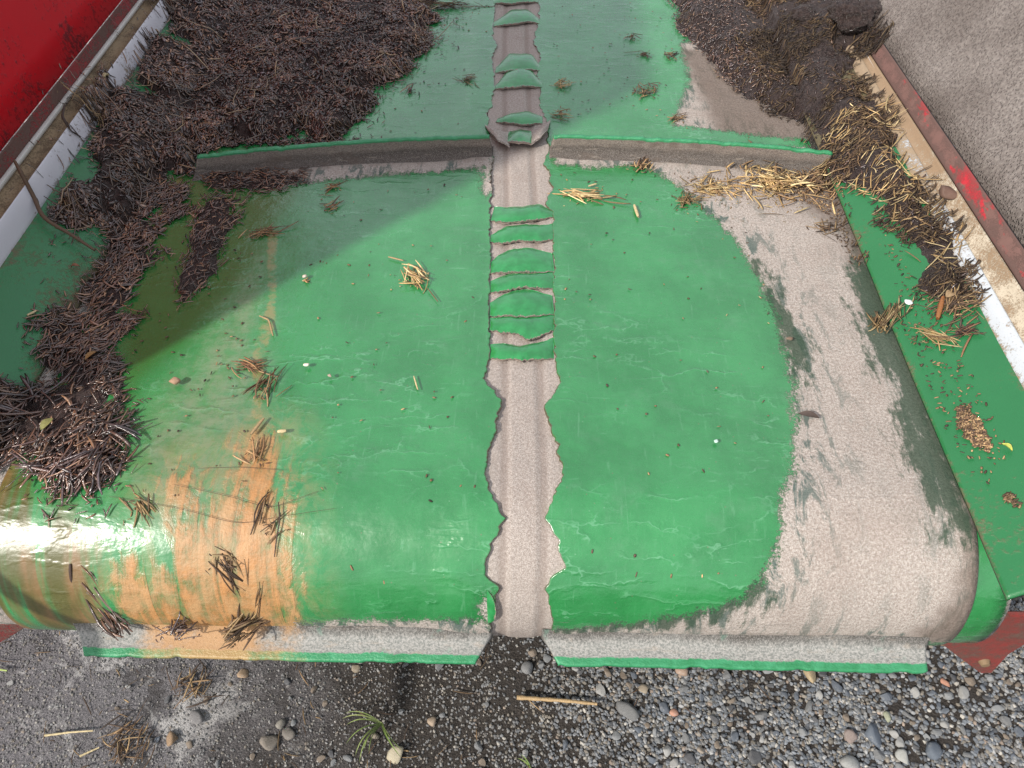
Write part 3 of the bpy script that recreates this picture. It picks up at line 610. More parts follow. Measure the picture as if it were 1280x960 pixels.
# frame plates seen below the roller
def plate(name, pts, y, th, mat, parent):
    P3 = [at_y(u, v, y) for u, v in pts]; bm = bmesh.new()
    f = bm.faces.new([bm.verts.new(p) for p in P3]); r = bmesh.ops.extrude_face_region(bm, geom=[f])
    for v_ in r['geom']:
        if isinstance(v_, bmesh.types.BMVert): v_.co.y += th
    bmesh.ops.bevel(bm, geom=bm.edges[:], offset=.002, segments=2, affect='EDGES'); bmesh.ops.recalc_face_normals(bm, faces=bm.faces[:])
    me = bpy.data.meshes.new(name); bm.to_mesh(me); bm.free(); attr(me, 'dirt', np.zeros(len(me.vertices)))
    o = link(name, me, mat); reparent(o, parent); return o
fp = plate('frame_plate', [(1160, 770), (1310, 770), (1300, 795), (1262, 818), (1240, 842), (1225, 842), (1198, 822), (1172, 802)], .46, .008, M['bracket'], right)
fp2 = plate('frame_plate', [(-60, 760), (30, 760), (32, 785), (5, 802), (-60, 830)], .46, .008, M['redrim'], left)  # darker red chosen to put the plate's shade into its colour
bp = at_y(1231, 829, .457); bm = bmesh.new(); bmesh.ops.create_cone(bm, cap_ends=True, segments=24, radius1=.009, radius2=.006, depth=.008)
bmesh.ops.rotate(bm, verts=bm.verts[:], matrix=__import__('mathutils').Matrix.Rotation(R(90), 3, 'X')); bmesh.ops.translate(bm, verts=bm.verts[:], vec=Vector(bp))
me = bpy.data.meshes.new('rivet'); bm.to_mesh(me); bm.free(); attr(me, 'dirt', np.zeros(len(me.vertices))); o = link('rivet', me, M['slot']); o.parent = fp
# side frame beams carrying the rails on the ground
def box(name, x0, x1, y0, y1, z0, z1, mat, parent):
    bm = bmesh.new(); bmesh.ops.create_cube(bm, size=1)
    for v_ in bm.verts: v_.co = Vector(((x0 + x1) / 2 + v_.co.x * (x1 - x0), (y0 + y1) / 2 + v_.co.y * (y1 - y0), (z0 + z1) / 2 + v_.co.z * (z1 - z0)))
    bmesh.ops.bevel(bm, geom=bm.edges[:], offset=.006, segments=2, affect='EDGES')
    me = bpy.data.meshes.new(name); bm.to_mesh(me); bm.free(); attr(me, 'dirt', np.zeros(len(me.vertices))); o = link(name, me, mat); reparent(o, parent); return o
for sg, par, mt in ((-1, left, 'redrim'), (1, right, 'brownband')):
    xo = XRo + .10
    xa, xb = sorted((sg * xo, sg * (xo + .03)))
    box('side_beam', xa, xb, .62, 2.7, .36, .535, M[mt], par)
    for yy_ in (.85, 2.4): box('leg', xa + .002, xb - .002, yy_, yy_ + .05, -.02, .361, M[mt], par)

# ------------------------------------------------------------------ manure, straw and mud lying on the machine
def pile(name, px, hmax, edge, mat, label, cat, seed, lump=.8, ragged=.03, freq=30):
    global GH
    poly = pxy(px); d = sdist(GXX, GYY, poly) + fbm(GXX * 18, GYY * 18, seed, 5) * ragged
    h = np.clip(hmax * sstep(d / edge) * (.55 + lump * (.5 + .5 * fbm(GXX * freq, GYY * freq, seed + 5, 5))) + fbm(GXX * 90, GYY * 90, seed + 9, 2) * .0025 * (d > 0), 0, .1)
    h = np.where(d > 0, h, 0); new = G0 + .003 + h; mask = (d > 0)
    cell = mask[:-1, :-1] & mask[1:, :-1] & mask[:-1, 1:] & mask[1:, 1:]
    idx = -np.ones(GXX.shape, int); vm = np.zeros_like(mask)
    for a_, b_ in ((slice(None, -1), slice(None, -1)), (slice(1, None), slice(None, -1)), (slice(None, -1), slice(1, None)), (slice(1, None), slice(1, None))): vm[a_, b_] |= cell
    idx[vm] = np.arange(vm.sum()); V = np.stack([GXX[vm], GYY[vm], new[vm] - .0015 + .001 * 0], 1)
    J, I = np.nonzero(cell); F = np.stack([idx[J, I], idx[J, I + 1], idx[J + 1, I + 1], idx[J + 1, I]], 1)
    me = mesh_np(name, V, F); o = link(name, me, mat); tag(o, label, cat, kind='stuff')
    GH = np.maximum(GH, new); return poly, d
pA = [(240, -60), (560, -60), (545, 10), (530, 70), (495, 108), (455, 130), (440, 165), (400, 178), (265, 188), (240, 212), (200, 215), (190, 240), (150, 275), (105, 300), (75, 275), (100, 235), (115, 200), (125, 160), (150, 130), (190, 90), (215, 40)]
pA2 = [(150, 275), (200, 215), (222, 225), (200, 300), (180, 340), (162, 380), (155, 430), (148, 480), (150, 520), (165, 540), (150, 560), (145, 590), (120, 620), (90, 615), (60, 590), (20, 590), (0, 565), (-60, 560), (-60, 490), (0, 485), (40, 495), (60, 450), (90, 400), (120, 330)]
pB = [(250, 250), (300, 252), (292, 290), (277, 318), (272, 345), (242, 368), (226, 390), (232, 335), (240, 290)]
pC = [(255, 216), (385, 216), (380, 232), (330, 243), (262, 240)]
pD = [(812, -60), (1075, -60), (1100, 10), (1098, 62), (1060, 62), (1080, 120), (1110, 150), (1130, 185), (1165, 260), (1175, 300), (1200, 345), (1208, 400), (1178, 395), (1125, 320), (1090, 262), (1055, 235), (1035, 215), (1015, 182), (1000, 160), (955, 140), (905, 105), (862, 50), (835, 10)]
piles = {}
piles['A'] = pile('manure', pA, .026, .05, M['mud'], 'dark wet manure and straw heaped on the upper left of the belt', 'manure', 101, ragged=.075)
piles['A2'] = pile('manure', pA2, .010, .035, M['mud'], 'dark straw manure strip lying along the left skirt edge', 'manure', 111, ragged=.075)
piles['B'] = pile('manure', pB, .012, .02, M['mud'], 'small wet manure blob below the upper left flight', 'manure', 121, ragged=.026)
piles['C'] = pile('manure', pC, .008, .02, M['mud'], 'thin line of manure along the foot of the upper left flight', 'manure', 131, ragged=.012)
piles['D'] = pile('mud', pD, .034, .06, M['mudr'], 'brown mud and chaff banked against the white rail on the right', 'mud', 141, ragged=.03, freq=22)

PAL_WET = np.array([(.090, .050, .042), (.055, .034, .032), (.15, .085, .065), (.10, .075, .078), (.22, .13, .085), (.030, .019, .018), (.12, .06, .04)])
PAL_BROWN = np.array([(.12, .070, .038), (.075, .045, .028), (.20, .125, .065), (.05, .032, .022), (.27, .18, .09)])
PAL_DRY = np.array([(.50, .36, .17), (.38, .25, .11), (.60, .47, .25), (.26, .16, .08), (.46, .30, .13)])
PAL_RED = np.array([(.34, .19, .09), (.24, .12, .055), (.42, .27, .14), (.16, .08, .045)])
def fibre_mesh(name, cx, cy, ang, L, Wd, curve, lift, tilt, pal, hf=None, z0=None):
    n = len(cx); K = 5; t = np.linspace(-.5, .5, K)[None]
    A = ang[:, None] + curve[:, None] * t; 
    dx = np.cos(A) * L[:, None] / (K - 1); dy = np.sin(A) * L[:, None] / (K - 1)
    x = cx[:, None] + np.cumsum(dx, 1) - dx.sum(1, keepdims=True) / 2; y = cy[:, None] + np.cumsum(dy, 1) - dy.sum(1, keepdims=True) / 2
    hq = (hf or Hq)(x, y); hq = np.where(hq < .2, hq.max(1, keepdims=True), hq) if hf is None else hq
    base = .5 * hq + .5 * (hq[:, :1] * (.5 - t) + hq[:, -1:] * (.5 + t)); base = np.maximum(base, hq - .001)
    z = base + lift[:, None] + tilt[:, None] * t * L[:, None]
    tap = np.array([.55, 1, 1, .95, .5])[None] * Wd[:, None] / 2
    nx, ny = -np.sin(A), np.cos(A)
    sec = []
    for a_, fl in ((0, 1), (math.pi * .5, .55), (math.pi, 1), (math.pi * 1.5, .55)):
        sec.append(np.stack([x + nx * tap * math.cos(a_), y + ny * tap * math.cos(a_), z + tap * math.sin(a_) * fl], -1))
    V = np.stack(sec, 2)                                  # n,K,4,3
    base_i = (np.arange(n) * K * 4)[:, None, None] + (np.arange(K - 1) * 4)[None, :, None] + np.arange(4)[None, None]
    nxt = (np.arange(n) * K * 4)[:, None, None] + (np.arange(K - 1) * 4)[None, :, None] + ((np.arange(4) + 1) % 4)[None, None]
    F = np.stack([base_i, nxt, nxt + 4, base_i + 4], -1).reshape(-1, 4)
    c0 = np.arange(n) * K * 4; caps = np.concatenate([np.stack([c0 + 3, c0 + 2, c0 + 1, c0], 1), np.stack([c0, c0 + 1, c0 + 2, c0 + 3], 1) + (K - 1) * 4])
    me = mesh_np(name, V, np.concatenate([F, caps]))
    c = pal[RNG.integers(0, len(pal), n)] * RNG.uniform(.55, 1.45, (n, 1)); c = c * (.62 + .9 * sstep((fbm(cx * 11, cy * 11, 555) + .5) / 1.0))[:, None] * (np.array([1.12, 1, .82]) if pal is PAL_WET else 1); attr_col(me, 'tint', np.repeat(c, K * 4, 0)); return me
def scatter(d, n, lim=-.002, dens=None):
    w_ = (d > lim).astype(float) * (GYY < 2.45)
    if dens is not None: w_ *= dens
    w_ /= (1)  # area density
    p = w_.ravel() / w_.sum(); k = RNG.choice(p.size, n, p=p)
    return GXX.ravel()[k] + RNG.uniform(-.0015, .0015, n), GYY.ravel()[k] + RNG.uniform(-.0015, .0015, n)
def fibres(name, key, n, Lr, Wr, pal, mat, label, cat, mean=None, spread=3.2, lim=-.002, lift=(0, .005), curve=.6, dens=None):
    x, y = scatter(piles[key][1], n, lim, dens); L = RNG.uniform(*Lr, n) ** 1.0; L *= RNG.uniform(.5, 1, n)
    a_ = RNG.uniform(-spread, spread, n) if mean is None else mean + RNG.normal(0, spread, n)
    me = fibre_mesh(name, x, y, a_, L, RNG.uniform(*Wr, n), RNG.normal(0, curve, n), RNG.uniform(*lift, n), RNG.normal(0, .18, n), pal)
    o = link(name, me, M[mat]); tag(o, label, cat, kind='stuff'); return o
clump = .15 + sstep((fbm(GXX * 25, GYY * 25, 400) + .3) / .6)
fibres('matted_straw', 'A', 20000, (.006, .020), (.0014, .0050), PAL_WET, 'wetstraw', 'matted dark wet straw over the manure on the upper left belt', 'straw', dens=clump)
fibres('matted_straw', 'A', 8000, (.005, .016), (.003, .0080), PAL_WET * 1.1, 'wetstraw', 'broad wet leaf and husk flakes pressed on the upper left manure', 'husks', dens=clump)
fibres('loose_straw', 'A', 1500, (.006, .022), (.001, .003), PAL_WET, 'wetstraw', 'loose dark bits thinning out round the upper left manure', 'straw', dens=np.exp(np.minimum(piles['A'][1], 0) / .022) * (piles['A'][1] < .01), lim=-.07)
fibres('loose_straw', 'A2', 700, (.006, .022), (.001, .003), PAL_WET, 'wetstraw', 'loose dark bits beside the manure strip on the left', 'straw', dens=np.exp(np.minimum(piles['A2'][1], 0) / .012) * (piles['A2'][1] < .005), lim=-.04)
fibres('matted_straw', 'A', 420, (.04, .11), (.0015, .0035), PAL_BROWN, 'wetstraw', 'longer brown stalks strewn on the upper left manure heap', 'straw', lift=(.003, .012), dens=clump)
fibres('matted_straw', 'A2', 3300, (.008, .038), (.0014, .0045), PAL_WET, 'wetstraw', 'matted dark straw strip along the left skirt edge', 'straw', mean=1.15, spread=.65, dens=clump, lim=-.006)
fibres('matted_straw', 'B', 420, (.008, .030), (.0012, .0032), PAL_WET, 'wetstraw', 'wet straw on the small manure blob below the left flight', 'straw', mean=1.2, spread=.7, lim=-.006)
fibres('matted_straw', 'C', 420, (.008, .030), (.0012, .003), PAL_WET, 'wetstraw', 'wet straw bits along the foot of the upper left flight', 'straw', mean=0, spread=.7, lim=-.006)
outer = .12 + .88 * sstep((GXX - .44) / .12); clump2 = .02 + sstep((fbm(GXX * 16, GYY * 16, 420) + .1) / .5)
fibres('chaff', 'D', 6500, (.006, .024), (.0010, .0034), PAL_BROWN * .55, 'straw', 'brown chaff matted into the mud beside the white rail', 'chaff', dens=clump2 * outer, lim=-.008, curve=.5)
fibres('wet_chaff', 'D', 3500, (.004, .014), (.0014, .0036), PAL_WET * .8, 'wetstraw', 'dark wet chaff in the glistening mud behind the right flight', 'chaff', dens=1.12 - outer, lim=-.004)
fibres('chaff', 'D', 280, (.012, .045), (.0012, .003), PAL_DRY * .8, 'straw', 'pale straw bits scattered over the mud beside the white rail', 'chaff', dens=clump * (GYY < 1.36), lim=-.004, lift=(.002, .007), curve=.3)

# ------------------------------------------------------------------ loose clumps, stalks and chips: things of their own
def straw_clump(u, v, rad_px, n, pal, mat, label, Lr=(.012, .035), Wr=(.0012, .0032), ang=None, spread=.5, group=None, cat='straw', h=.006, aspect=1., flat=False):
    c = P(u, v); root = empty('straw_clump', c); tag(root, label, cat, group)
    n = int(n * 1.5); rad_px = rad_px * 1.35; px = rad_px * (at_z(u + 1, v, min(c[2], 1.0))[0] - at_z(u, v, c[2])[0])
    a0 = (ang if ang is not None else 0)
    for i in range(n):
        r = abs(RNG.normal(0, .5)) * px; th = RNG.uniform(0, 6.28); ex, ey = r * math.cos(th), r * math.sin(th) / aspect
        x = c[0] + ex * math.cos(a0) - ey * math.sin(a0); y = c[1] + ex * math.sin(a0) + ey * math.cos(a0)
        a_ = (ang + RNG.normal(0, spread)) if ang is not None else RNG.uniform(0, 6.28)
        me = fibre_mesh('stalk', np.array([x]), np.array([y]), np.array([a_]), np.array([RNG.uniform(*Lr) * 1.15]), np.array([RNG.uniform(*Wr)]), np.array([RNG.normal(0, .4)]), np.array([.001 + RNG.uniform(0, h) * math.exp(-(r / px) ** 2)]), np.array([RNG.normal(0, .15)]), pal)
        o = link('stalk', me, M[mat]); reparent(o, root)
    nb = int(n * 1.6); rr = RNG.normal(0, .62, nb) * px; th = RNG.uniform(0, 6.28, nb)
    bx_, by_ = c[0] + rr * np.cos(th), c[1] + rr * np.sin(th) / max(1, aspect * .6)
    me = fibre_mesh('chaff_bits', bx_, by_, RNG.uniform(0, 6.28, nb), RNG.uniform(.002, .007, nb), RNG.uniform(.001, .0028, nb), RNG.normal(0, .3, nb), RNG.uniform(0, .001, nb), RNG.normal(0, .1, nb), pal * .8)
    tag(reparent(link('chaff_bits', me, M[mat]), root), kind='stuff')
    return root
CL = [
 (728, 248, 26, 22, PAL_DRY, 'straw', 'flat pale straw clump on the green belt just right of the seam', dict(ang=-.15, spread=.25, Lr=(.02, .055), Wr=(.002, .005), aspect=3)),
 (857, 256, 15, 22, PAL_DRY * .75, 'straw', 'round tangled straw tuft at the edge of the worn patch', dict(Lr=(.012, .03))),
 (888, 240, 32, 60, PAL_DRY * .9, 'straw', 'loose straw tuft between the round tuft and the big heap', dict(ang=-.2, spread=.8, aspect=2)),
 (962, 236, 50, 150, PAL_DRY * .85, 'straw', 'large heap of golden straw in the corner below the right flight', dict(h=.022, Lr=(.012, .04), Wr=(.0015, .0045), ang=-.15, spread=1.1, aspect=1.15)),
 (1018, 235, 22, 40, PAL_BROWN * 1.3, 'straw', 'brown straw and husks beside the top of the right skirt', dict(h=.02)),
 (1028, 290, 12, 16, PAL_BROWN * 1.2, 'straw', 'small brown straw tuft on the pale cloth near the right skirt', dict()),
 (802, 212, 14, 16, PAL_BROWN * 1.6, 'straw', 'small upright straw tuft below the middle of the right flight', dict(ang=1.3, spread=.5)),
 (872, 193, 14, 14, PAL_DRY * .85, 'straw', 'straw bits lodged against the face of the right flight', dict(ang=-.3, spread=.4, h=.012)),
 (518, 350, 15, 20, PAL_DRY * .8, 'straw', 'straw knot standing on the left belt half near the seam', dict(ang=-1.0, spread=.5, Lr=(.02, .045), h=.012)),
 (415, 238, 9, 9, PAL_RED, 'straw', 'tiny reddish straw bits by the pale band under the left flight', dict(ang=.1)),
 (412, 262, 10, 6, PAL_RED * 1.2, 'straw', 'short V-shaped straw bit under the left flight', dict(ang=.8, Lr=(.015, .03))),
 (330, 295, 16, 12, PAL_RED * .8, 'straw', 'reddish stalks on the damp green near the wet blob', dict(ang=.35, spread=.3, Lr=(.02, .045), aspect=3)),
 (312, 463, 18, 11, PAL_RED, 'straw', 'fan of reddish stalks on the dusty left part of the belt', dict(ang=-.25, spread=.5, Lr=(.02, .045), aspect=2)),
 (330, 490, 14, 9, PAL_RED * .8, 'straw', 'upright reddish stalks just below the stalk fan', dict(ang=1.2, spread=.4, Lr=(.02, .05), aspect=.7)),
 (322, 572, 8, 8, PAL_RED * .7, 'straw', 'short dark stalks beside the orange slurry', dict(ang=1.5, spread=.4)),
 (287, 718, 16, 15, PAL_BROWN, 'straw', 'brown frayed straw tuft on the orange slurry of the roller', dict(ang=-.9, spread=.6, Lr=(.015, .04))),
 (178, 640, 12, 8, PAL_DRY * .6, 'straw', 'few pale stalks on the wet top of the roller', dict(ang=-.8, spread=.6)),
 (340, 660, 16, 5, PAL_BROWN, 'straw', 'thin upright stalks at the right end of the orange slurry', dict(ang=1.3, spread=.3, Lr=(.02, .045))),
 (585, 103, 14, 12, PAL_BROWN * 1.6, 'straw', 'small brown tuft on the teal belt above the left flight', dict(ang=.1, spread=.6)),
 (512, 117, 7, 6, PAL_WET * 1.6, 'straw', 'dark straw scrap beside the manure edge above the left flight', dict(ang=1.4)),
 (702, 110, 10, 10, PAL_DRY * .7, 'straw', 'straw tuft right of the seam above the right flight', dict()),
 (700, 145, 12, 10, PAL_DRY * .7, 'straw', 'straw tuft resting behind the top edge of the right flight', dict(ang=0.)),
 (806, 117, 14, 18, PAL_BROWN * .8, 'straw', 'dark round tuft above the right flight', dict()),
 (805, 72, 9, 9, PAL_BROWN * .7, 'straw', 'left of two small dark tufts high on the right belt half', dict()),
 (838, 73, 10, 9, PAL_BROWN * .7, 'straw', 'right of two small dark tufts high on the right belt half', dict()),
 (845, 152, 12, 10, PAL_BROWN, 'straw', 'brown scraps on the pale patch behind the right flight', dict(ang=0.)),
 (790, 50, 9, 7, PAL_BROWN, 'straw', 'faint brown scraps high on the right belt half', dict()),
 (1102, 410, 14, 24, PAL_DRY * .7, 'straw', 'tan straw tuft wedged against the free edge of the right skirt', dict(ang=1.0, spread=.6, h=.01)),
 (1165, 425, 18, 18, PAL_DRY * .85, 'straw', 'slanting straw tuft on the green right skirt', dict(ang=-.9, spread=.35, Lr=(.015, .04), aspect=3)),
 (1185, 385, 20, 24, PAL_BROWN, 'straw', 'dark stalks at the lower end of the mud bank', dict(ang=.6, spread=.8, Lr=(.02, .05))),
 (1200, 418, 14, 12, PAL_WET, 'straw', 'dark rootlets trailing from the mud on the right skirt', dict(ang=-.4, spread=.8, Lr=(.015, .035))),
 (170, 400, 12, 6, PAL_WET, 'straw', 'stray dark stalks at the right side of the manure strip', dict(ang=.4)),
 (385, 355, 4, 3, PAL_RED * 1.2, 'straw', 'little pale-and-brown scrap near the shade line', dict(Lr=(.005, .01))),
 (90, 265, 16, 14, PAL_BROWN * 1.2, 'straw', 'light brown straw tuft on the left skirt below the lilac rail', dict(ang=-.7, spread=.4)),
 (120, 150, 18, 26, PAL_BROWN * .8, 'straw', 'brown straw hanging over the lilac rail', dict(ang=-.6, spread=.7, h=.02)),
 (550, 12, 40, 24, PAL_BROWN * .6, 'straw', 'dark bundle of stalks at the top beside the seam', dict(ang=.12, spread=.2, Lr=(.04, .10), aspect=5)),
 (505, 60, 22, 16, PAL_WET, 'straw', 'dark stalks at the ragged right edge of the manure heap', dict(ang=.8, spread=.5, Lr=(.03, .07)))]
for (u, v, r, n, pal, mt, lab, kw) in CL: straw_clump(u, v, r, n, pal, mt, lab, **kw)
# bundles caught on the lower flight
straw_clump(296, 794, 13, 20, PAL_BROWN * 1.2, 'straw', 'largest straw bundle hanging over the lower left flight', ang=.8, spread=.3, Lr=(.02, .042), Wr=(.0015, .004), h=.015)
straw_clump(325, 778, 9, 9, PAL_BROWN, 'straw', 'frayed end of straw above the largest bundle on the lower left flight', ang=.3, spread=.3, Lr=(.02, .035), h=.012)
straw_clump(225, 790, 14, 18, PAL_WET * 1.2, 'wetstraw', 'dark middle straw bundle on the lower left flight', ang=.1, spread=.8, Lr=(.012, .03), h=.01)
straw_clump(140, 778, 12, 16, PAL_WET, 'wetstraw', 'dark leftmost straw bundle on the lower left flight', ang=-.8, spread=.2, Lr=(.02, .05), Wr=(.002, .004), h=.012)
# fraying straw fringe hanging from the manure strip towards the roller
for (u, v, a_, lab) in ((40, 590, .95, 'dark straw fringe at the far left top of the roller'), (85, 600, 1.15, 'dark straw fringe ending on the roller, left of the denser fringe'), (128, 590, 1.6, 'dense dark straw fringe hanging onto the roller'), (150, 548, .5, 'splayed stalks at the right corner of the manure strip'), (10, 520, .5, 'dark straw wad against the left frame edge'), (50, 500, .3, 'dark straw crossing the lower left skirt')):
    straw_clump(u, v, 26, 13, PAL_WET * 1.3, 'wetstraw', lab, ang=a_, spread=.7, Lr=(.015, .055), Wr=(.0015, .0055), h=.012)
def stalk(name, pts, wd, pal, mat, label, cat, lift=.002):
    pp = np.array([P(*q)[:2] for q in pts]); K = 24; tt = np.linspace(0, 1, K); k0 = np.linspace(0, 1, len(pp))
    x = np.interp(tt, k0, pp[:, 0]); y = np.interp(tt, k0, pp[:, 1])
    for _ in range(3):
        x[1:-1] = (x[:-2] + 2 * x[1:-1] + x[2:]) / 4; y[1:-1] = (y[:-2] + 2 * y[1:-1] + y[2:]) / 4
    z = Hq(x, y) + lift + wd * .4; V = []; 
    for i in range(K):
        j0, j1 = max(i - 1, 0), min(i + 1, K - 1); tx, ty = x[j1] - x[j0], y[j1] - y[j0]; l = math.hypot(tx, ty) + 1e-9; tx /= l; ty /= l
        r = wd / 2 * (.45 + .55 * math.sin(math.pi * (i + .5) / K) ** .4)
        for k in range(6): a_ = k * math.pi / 3; V.append((x[i] - ty * r * math.cos(a_), y[i] + tx * r * math.cos(a_), z[i] + r * .8 * math.sin(a_)))
    F = [(i * 6 + k, i * 6 + (k + 1) % 6, (i + 1) * 6 + (k + 1) % 6, (i + 1) * 6 + k) for i in range(K - 1) for k in range(6)]
    me = mesh_np(name, V, F); attr_col(me, 'tint', np.tile(pal, (len(V), 1))); o = link(name, me, M[mat])
    return tag(o, label, cat)
dk = np.array([.05, .028, .02]); br = np.array([.16, .09, .05]); tn = np.array([.42, .29, .15]); ye = np.array([.62, .50, .28])
stalk('root_stalk', [(26, 215), (40, 240), (60, 285), (95, 305), (125, 325)], .007, br * .7, 'straw', 'thick twisted root hanging over the lilac rail onto the left skirt', 'root', .012)
stalk('root_stalk', [(85, 140), (82, 155), (92, 172), (105, 180)], .005, dk, 'straw', 'dark curled root on the lilac rail above the twisted root', 'root', .006)
for i, (pts, wd, c, lab) in enumerate([
 ([(316, 548), (324, 538), (332, 528)], .005, tn, 'short tan straw piece above the orange slurry'),
 ([(349, 545), (360, 544)], .006, ye, 'tiny yellow straw chip right of the dusty patch'),
 ([(518, 475), (523, 492)], .0025, ye, 'thin yellow straw in the middle of the left belt half'),
 ([(326, 400), (338, 405), (343, 425)], .003, tn, 'bent pale stalk on the left belt half'),
 ([(792, 262), (797, 277)], .006, ye, 'short yellow stub at the end of the flat straw clump'),
 ([(735, 238), (745, 235)], .004, ye, 'yellow chip above the flat straw clump'),
 ([(486, 326), (505, 331)], .003, tn, 'pale stalk leading to the straw knot'),
 ([(535, 365), (548, 382)], .002, br, 'thin stalk trailing from the straw knot'),
 ([(1118, 283), (1150, 283)], .003, tn, 'pale horizontal stalk on the mud right of the skirt'),
 ([(1112, 222), (1130, 195)], .004, tn * .7, 'brown slanting stalk high in the mud bank'),
 ([(1168, 405), (1175, 378)], .008, np.array([.30, .12, .04]), 'orange-brown bark chip at the lower end of the mud'),
 ([(38, 400), (49, 394)], .004, ye, 'short pale chip on the left green skirt'),
 ([(345, 700), (352, 655), (350, 632)], .002, dk, 'fine dark stem on the roller at the end of the orange slurry'),
 ([(220, 610), (290, 625), (340, 640), (400, 618)], .0007, br * .5, 'long hair-thin root crossing the orange slurry'),
 ([(140, 625), (230, 640), (300, 660), (350, 650), (420, 640)], .0007, br * .5, 'hair-thin root lying along the top of the roller'),
 ([(250, 590), (300, 588), (355, 592)], .0007, br * .5, 'fine curved root above the roller'),
 ([(92, 710), (94, 735)], .005, dk, 'dark upright scrap on the brown streaks of the roller'),
 ([(133, 105), (138, 101)], .008, ye * .8, 'little tan block on the lilac rail'),
 ([(118, 766), (135, 775), (150, 795)], .007, dk, 'thick dark stalk over the left end of the lower flight')]):
    stalk('straw_stalk', pts, wd, c, 'straw', lab, 'straw')
# solid chips and crumbs
def lump_mesh(name, r, flat=.6, sub=2, seed=0, jag=.25, tint=None):
    bm = bmesh.new(); bmesh.ops.create_icosphere(bm, subdivisions=sub, radius=1); rs = np.random.default_rng(seed)
    pl = [(Vector(rs.normal(size=3)).normalized(), rs.uniform(.45, .85)) for _ in range(11)]
    sc = rs.uniform(.75, 1.25, 3)
    for v_ in bm.verts:
        for nrm, dd in pl:
            e = v_.co.dot(nrm)
            if e > dd: v_.co -= nrm * (e - dd)
        v_.co *= 1 + jag * .3 * (rs.uniform() - .5)
        v_.co = Vector((v_.co.x * sc[0] * r, v_.co.y * sc[1] * r, v_.co.z * r * flat))
    me = bpy.data.meshes.new(name); bm.to_mesh(me); bm.free()
    me.polygons.foreach_set('use_smooth', np.full(len(me.polygons), True)); n = len(me.vertices)
    attr_col(me, 'tint', np.tile(tint if tint is not None else (.2, .2, .2), (n, 1))); attr(me, 'usetint', np.full(n, 1.0 if tint is not None else 0.0)); return me
def chip(name, u, v, r, tint, label, cat, flat=.6, mat='stone', jag=.3, sub=2):
    c = P(u, v); me = lump_mesh(name, r, flat, sub, int(u * 3 + v), jag, tint); o = link(name, me, M[mat]); z = float(Hq(c[0], c[1])); o.location = (c[0], c[1], z + r * flat * .55 + .004); o.rotation_euler = (0, 0, u)
    return tag(o, label, cat)
chip('wood_block', 222, 483, .0085, (.36, .22, .14), 'small square brown block on the dusty left part of the belt', 'wood chip', .7)
chip('clod', 1179, 250, .017, (.13, .075, .055), 'single brown clod stuck on the white rail', 'clod', .6)
def mudclod(u, v, r, label, sd):
    c = P(u, v); bm = bmesh.new(); bmesh.ops.create_icosphere(bm, subdivisions=5, radius=1); co = np.array([q.co[:] for q in bm.verts])
    k = 1 + .30 * fbm(co[:, 0] * 1.6 + 5, co[:, 1] * 1.6 + co[:, 2] * 1.3, sd, 5) + .14 * fbm(co[:, 0] * 6, co[:, 1] * 6 + co[:, 2] * 5, sd + 3, 4)
    for q, kk in zip(bm.verts, k): q.co = q.co * float(kk) * r; q.co.z *= .6
    me = bpy.data.meshes.new('clod'); bm.to_mesh(me); bm.free(); me.polygons.foreach_set('use_smooth', np.full(len(me.polygons), True))
    o = link('clod', me, M['mudr']); o.location = (c[0], c[1], float(Hq(c[0], c[1])) + r * .2); tag(o, label, 'clod')
mudclod(1062, 40, .055, 'large dark mud clod at the top of the white rail', 1)
mudclod(998, 42, .026, 'grey-brown mud clod left of the large clod at the top', 5)
chip('clod', 480, 84, .007, (.2, .14, .09), 'small round clod on the teal belt right of the manure', 'clod')
chip('grit', 385, 462, .004, (.7, .66, .55), 'pale crumb in the middle of the left belt half', 'crumb')
chip('grit', 383, 352, .005, (.6, .5, .42), 'pale crumb left of the shade line', 'crumb')
chip('grit', 414, 476, .004, (.45, .35, .28), 'brownish crumb on the left belt half below the pale crumb', 'crumb')
chip('dropping', 1132, 384, .009, (.8, .82, .82), 'white spatter on the green right skirt', 'bird dropping', .25)
chip('clod', 893, 557, .004, (.5, .7, .6), 'pale fleck on the green right belt half near the worn edge', 'crumb', .2)
chip('husk', 985, 430, .006, (.2, .14, .1), 'dark husk on the pale cloth', 'husk', .4)
# peeled scrap and leaf
def leaf(name, u, v, L, Wd, ang, col, label, cat, mat='straw'):
    c = P(u, v); n = 12; V = []; 
    for i in range(n):
        t = i / (n - 1); w_ = Wd / 2 * math.sin(math.pi * t) ** .8 + .0003
        for k in (-1, 0, 1): V.append(((t - .5) * L, k * w_, .002 + .004 * math.sin(math.pi * t) - (abs(k)) * -.0015))
    V = np.array(V); Vb = V - np.array([0, 0, .0006]); F = np.concatenate([gridfaces(n, 3, 0, True), gridfaces(n, 3, 3 * n)])
    me = mesh_np(name, np.concatenate([V, Vb]), F); attr_col(me, 'tint', np.tile(col, (6 * n, 1))); o = link(name, me, M[mat]); o.location = (c[0], c[1], float(Hq(c[0], c[1])) + .003); o.rotation_euler = (0, 0, ang)
    return tag(o, label, cat)
leaf('leaf', 1253, 566, .014, .006, -.9, (.55, .60, .12), 'small yellow-green leaf on the lower right skirt', 'leaf')
leaf('rubber_scrap', 1008, 526, .028, .010, -.25, (.09, .065, .055), 'dark curled scrap of rubber on the pale cloth', 'scrap')
leaf('leaf', 66, 540, .022, .012, 1.2, (.25, .24, .08), 'olive leaf among the dark straw at lower left', 'leaf')
leaf('leaf', 120, 455, .02, .008, 1.0, (.28, .15, .05), 'rusty brown leaf in the manure strip', 'leaf')
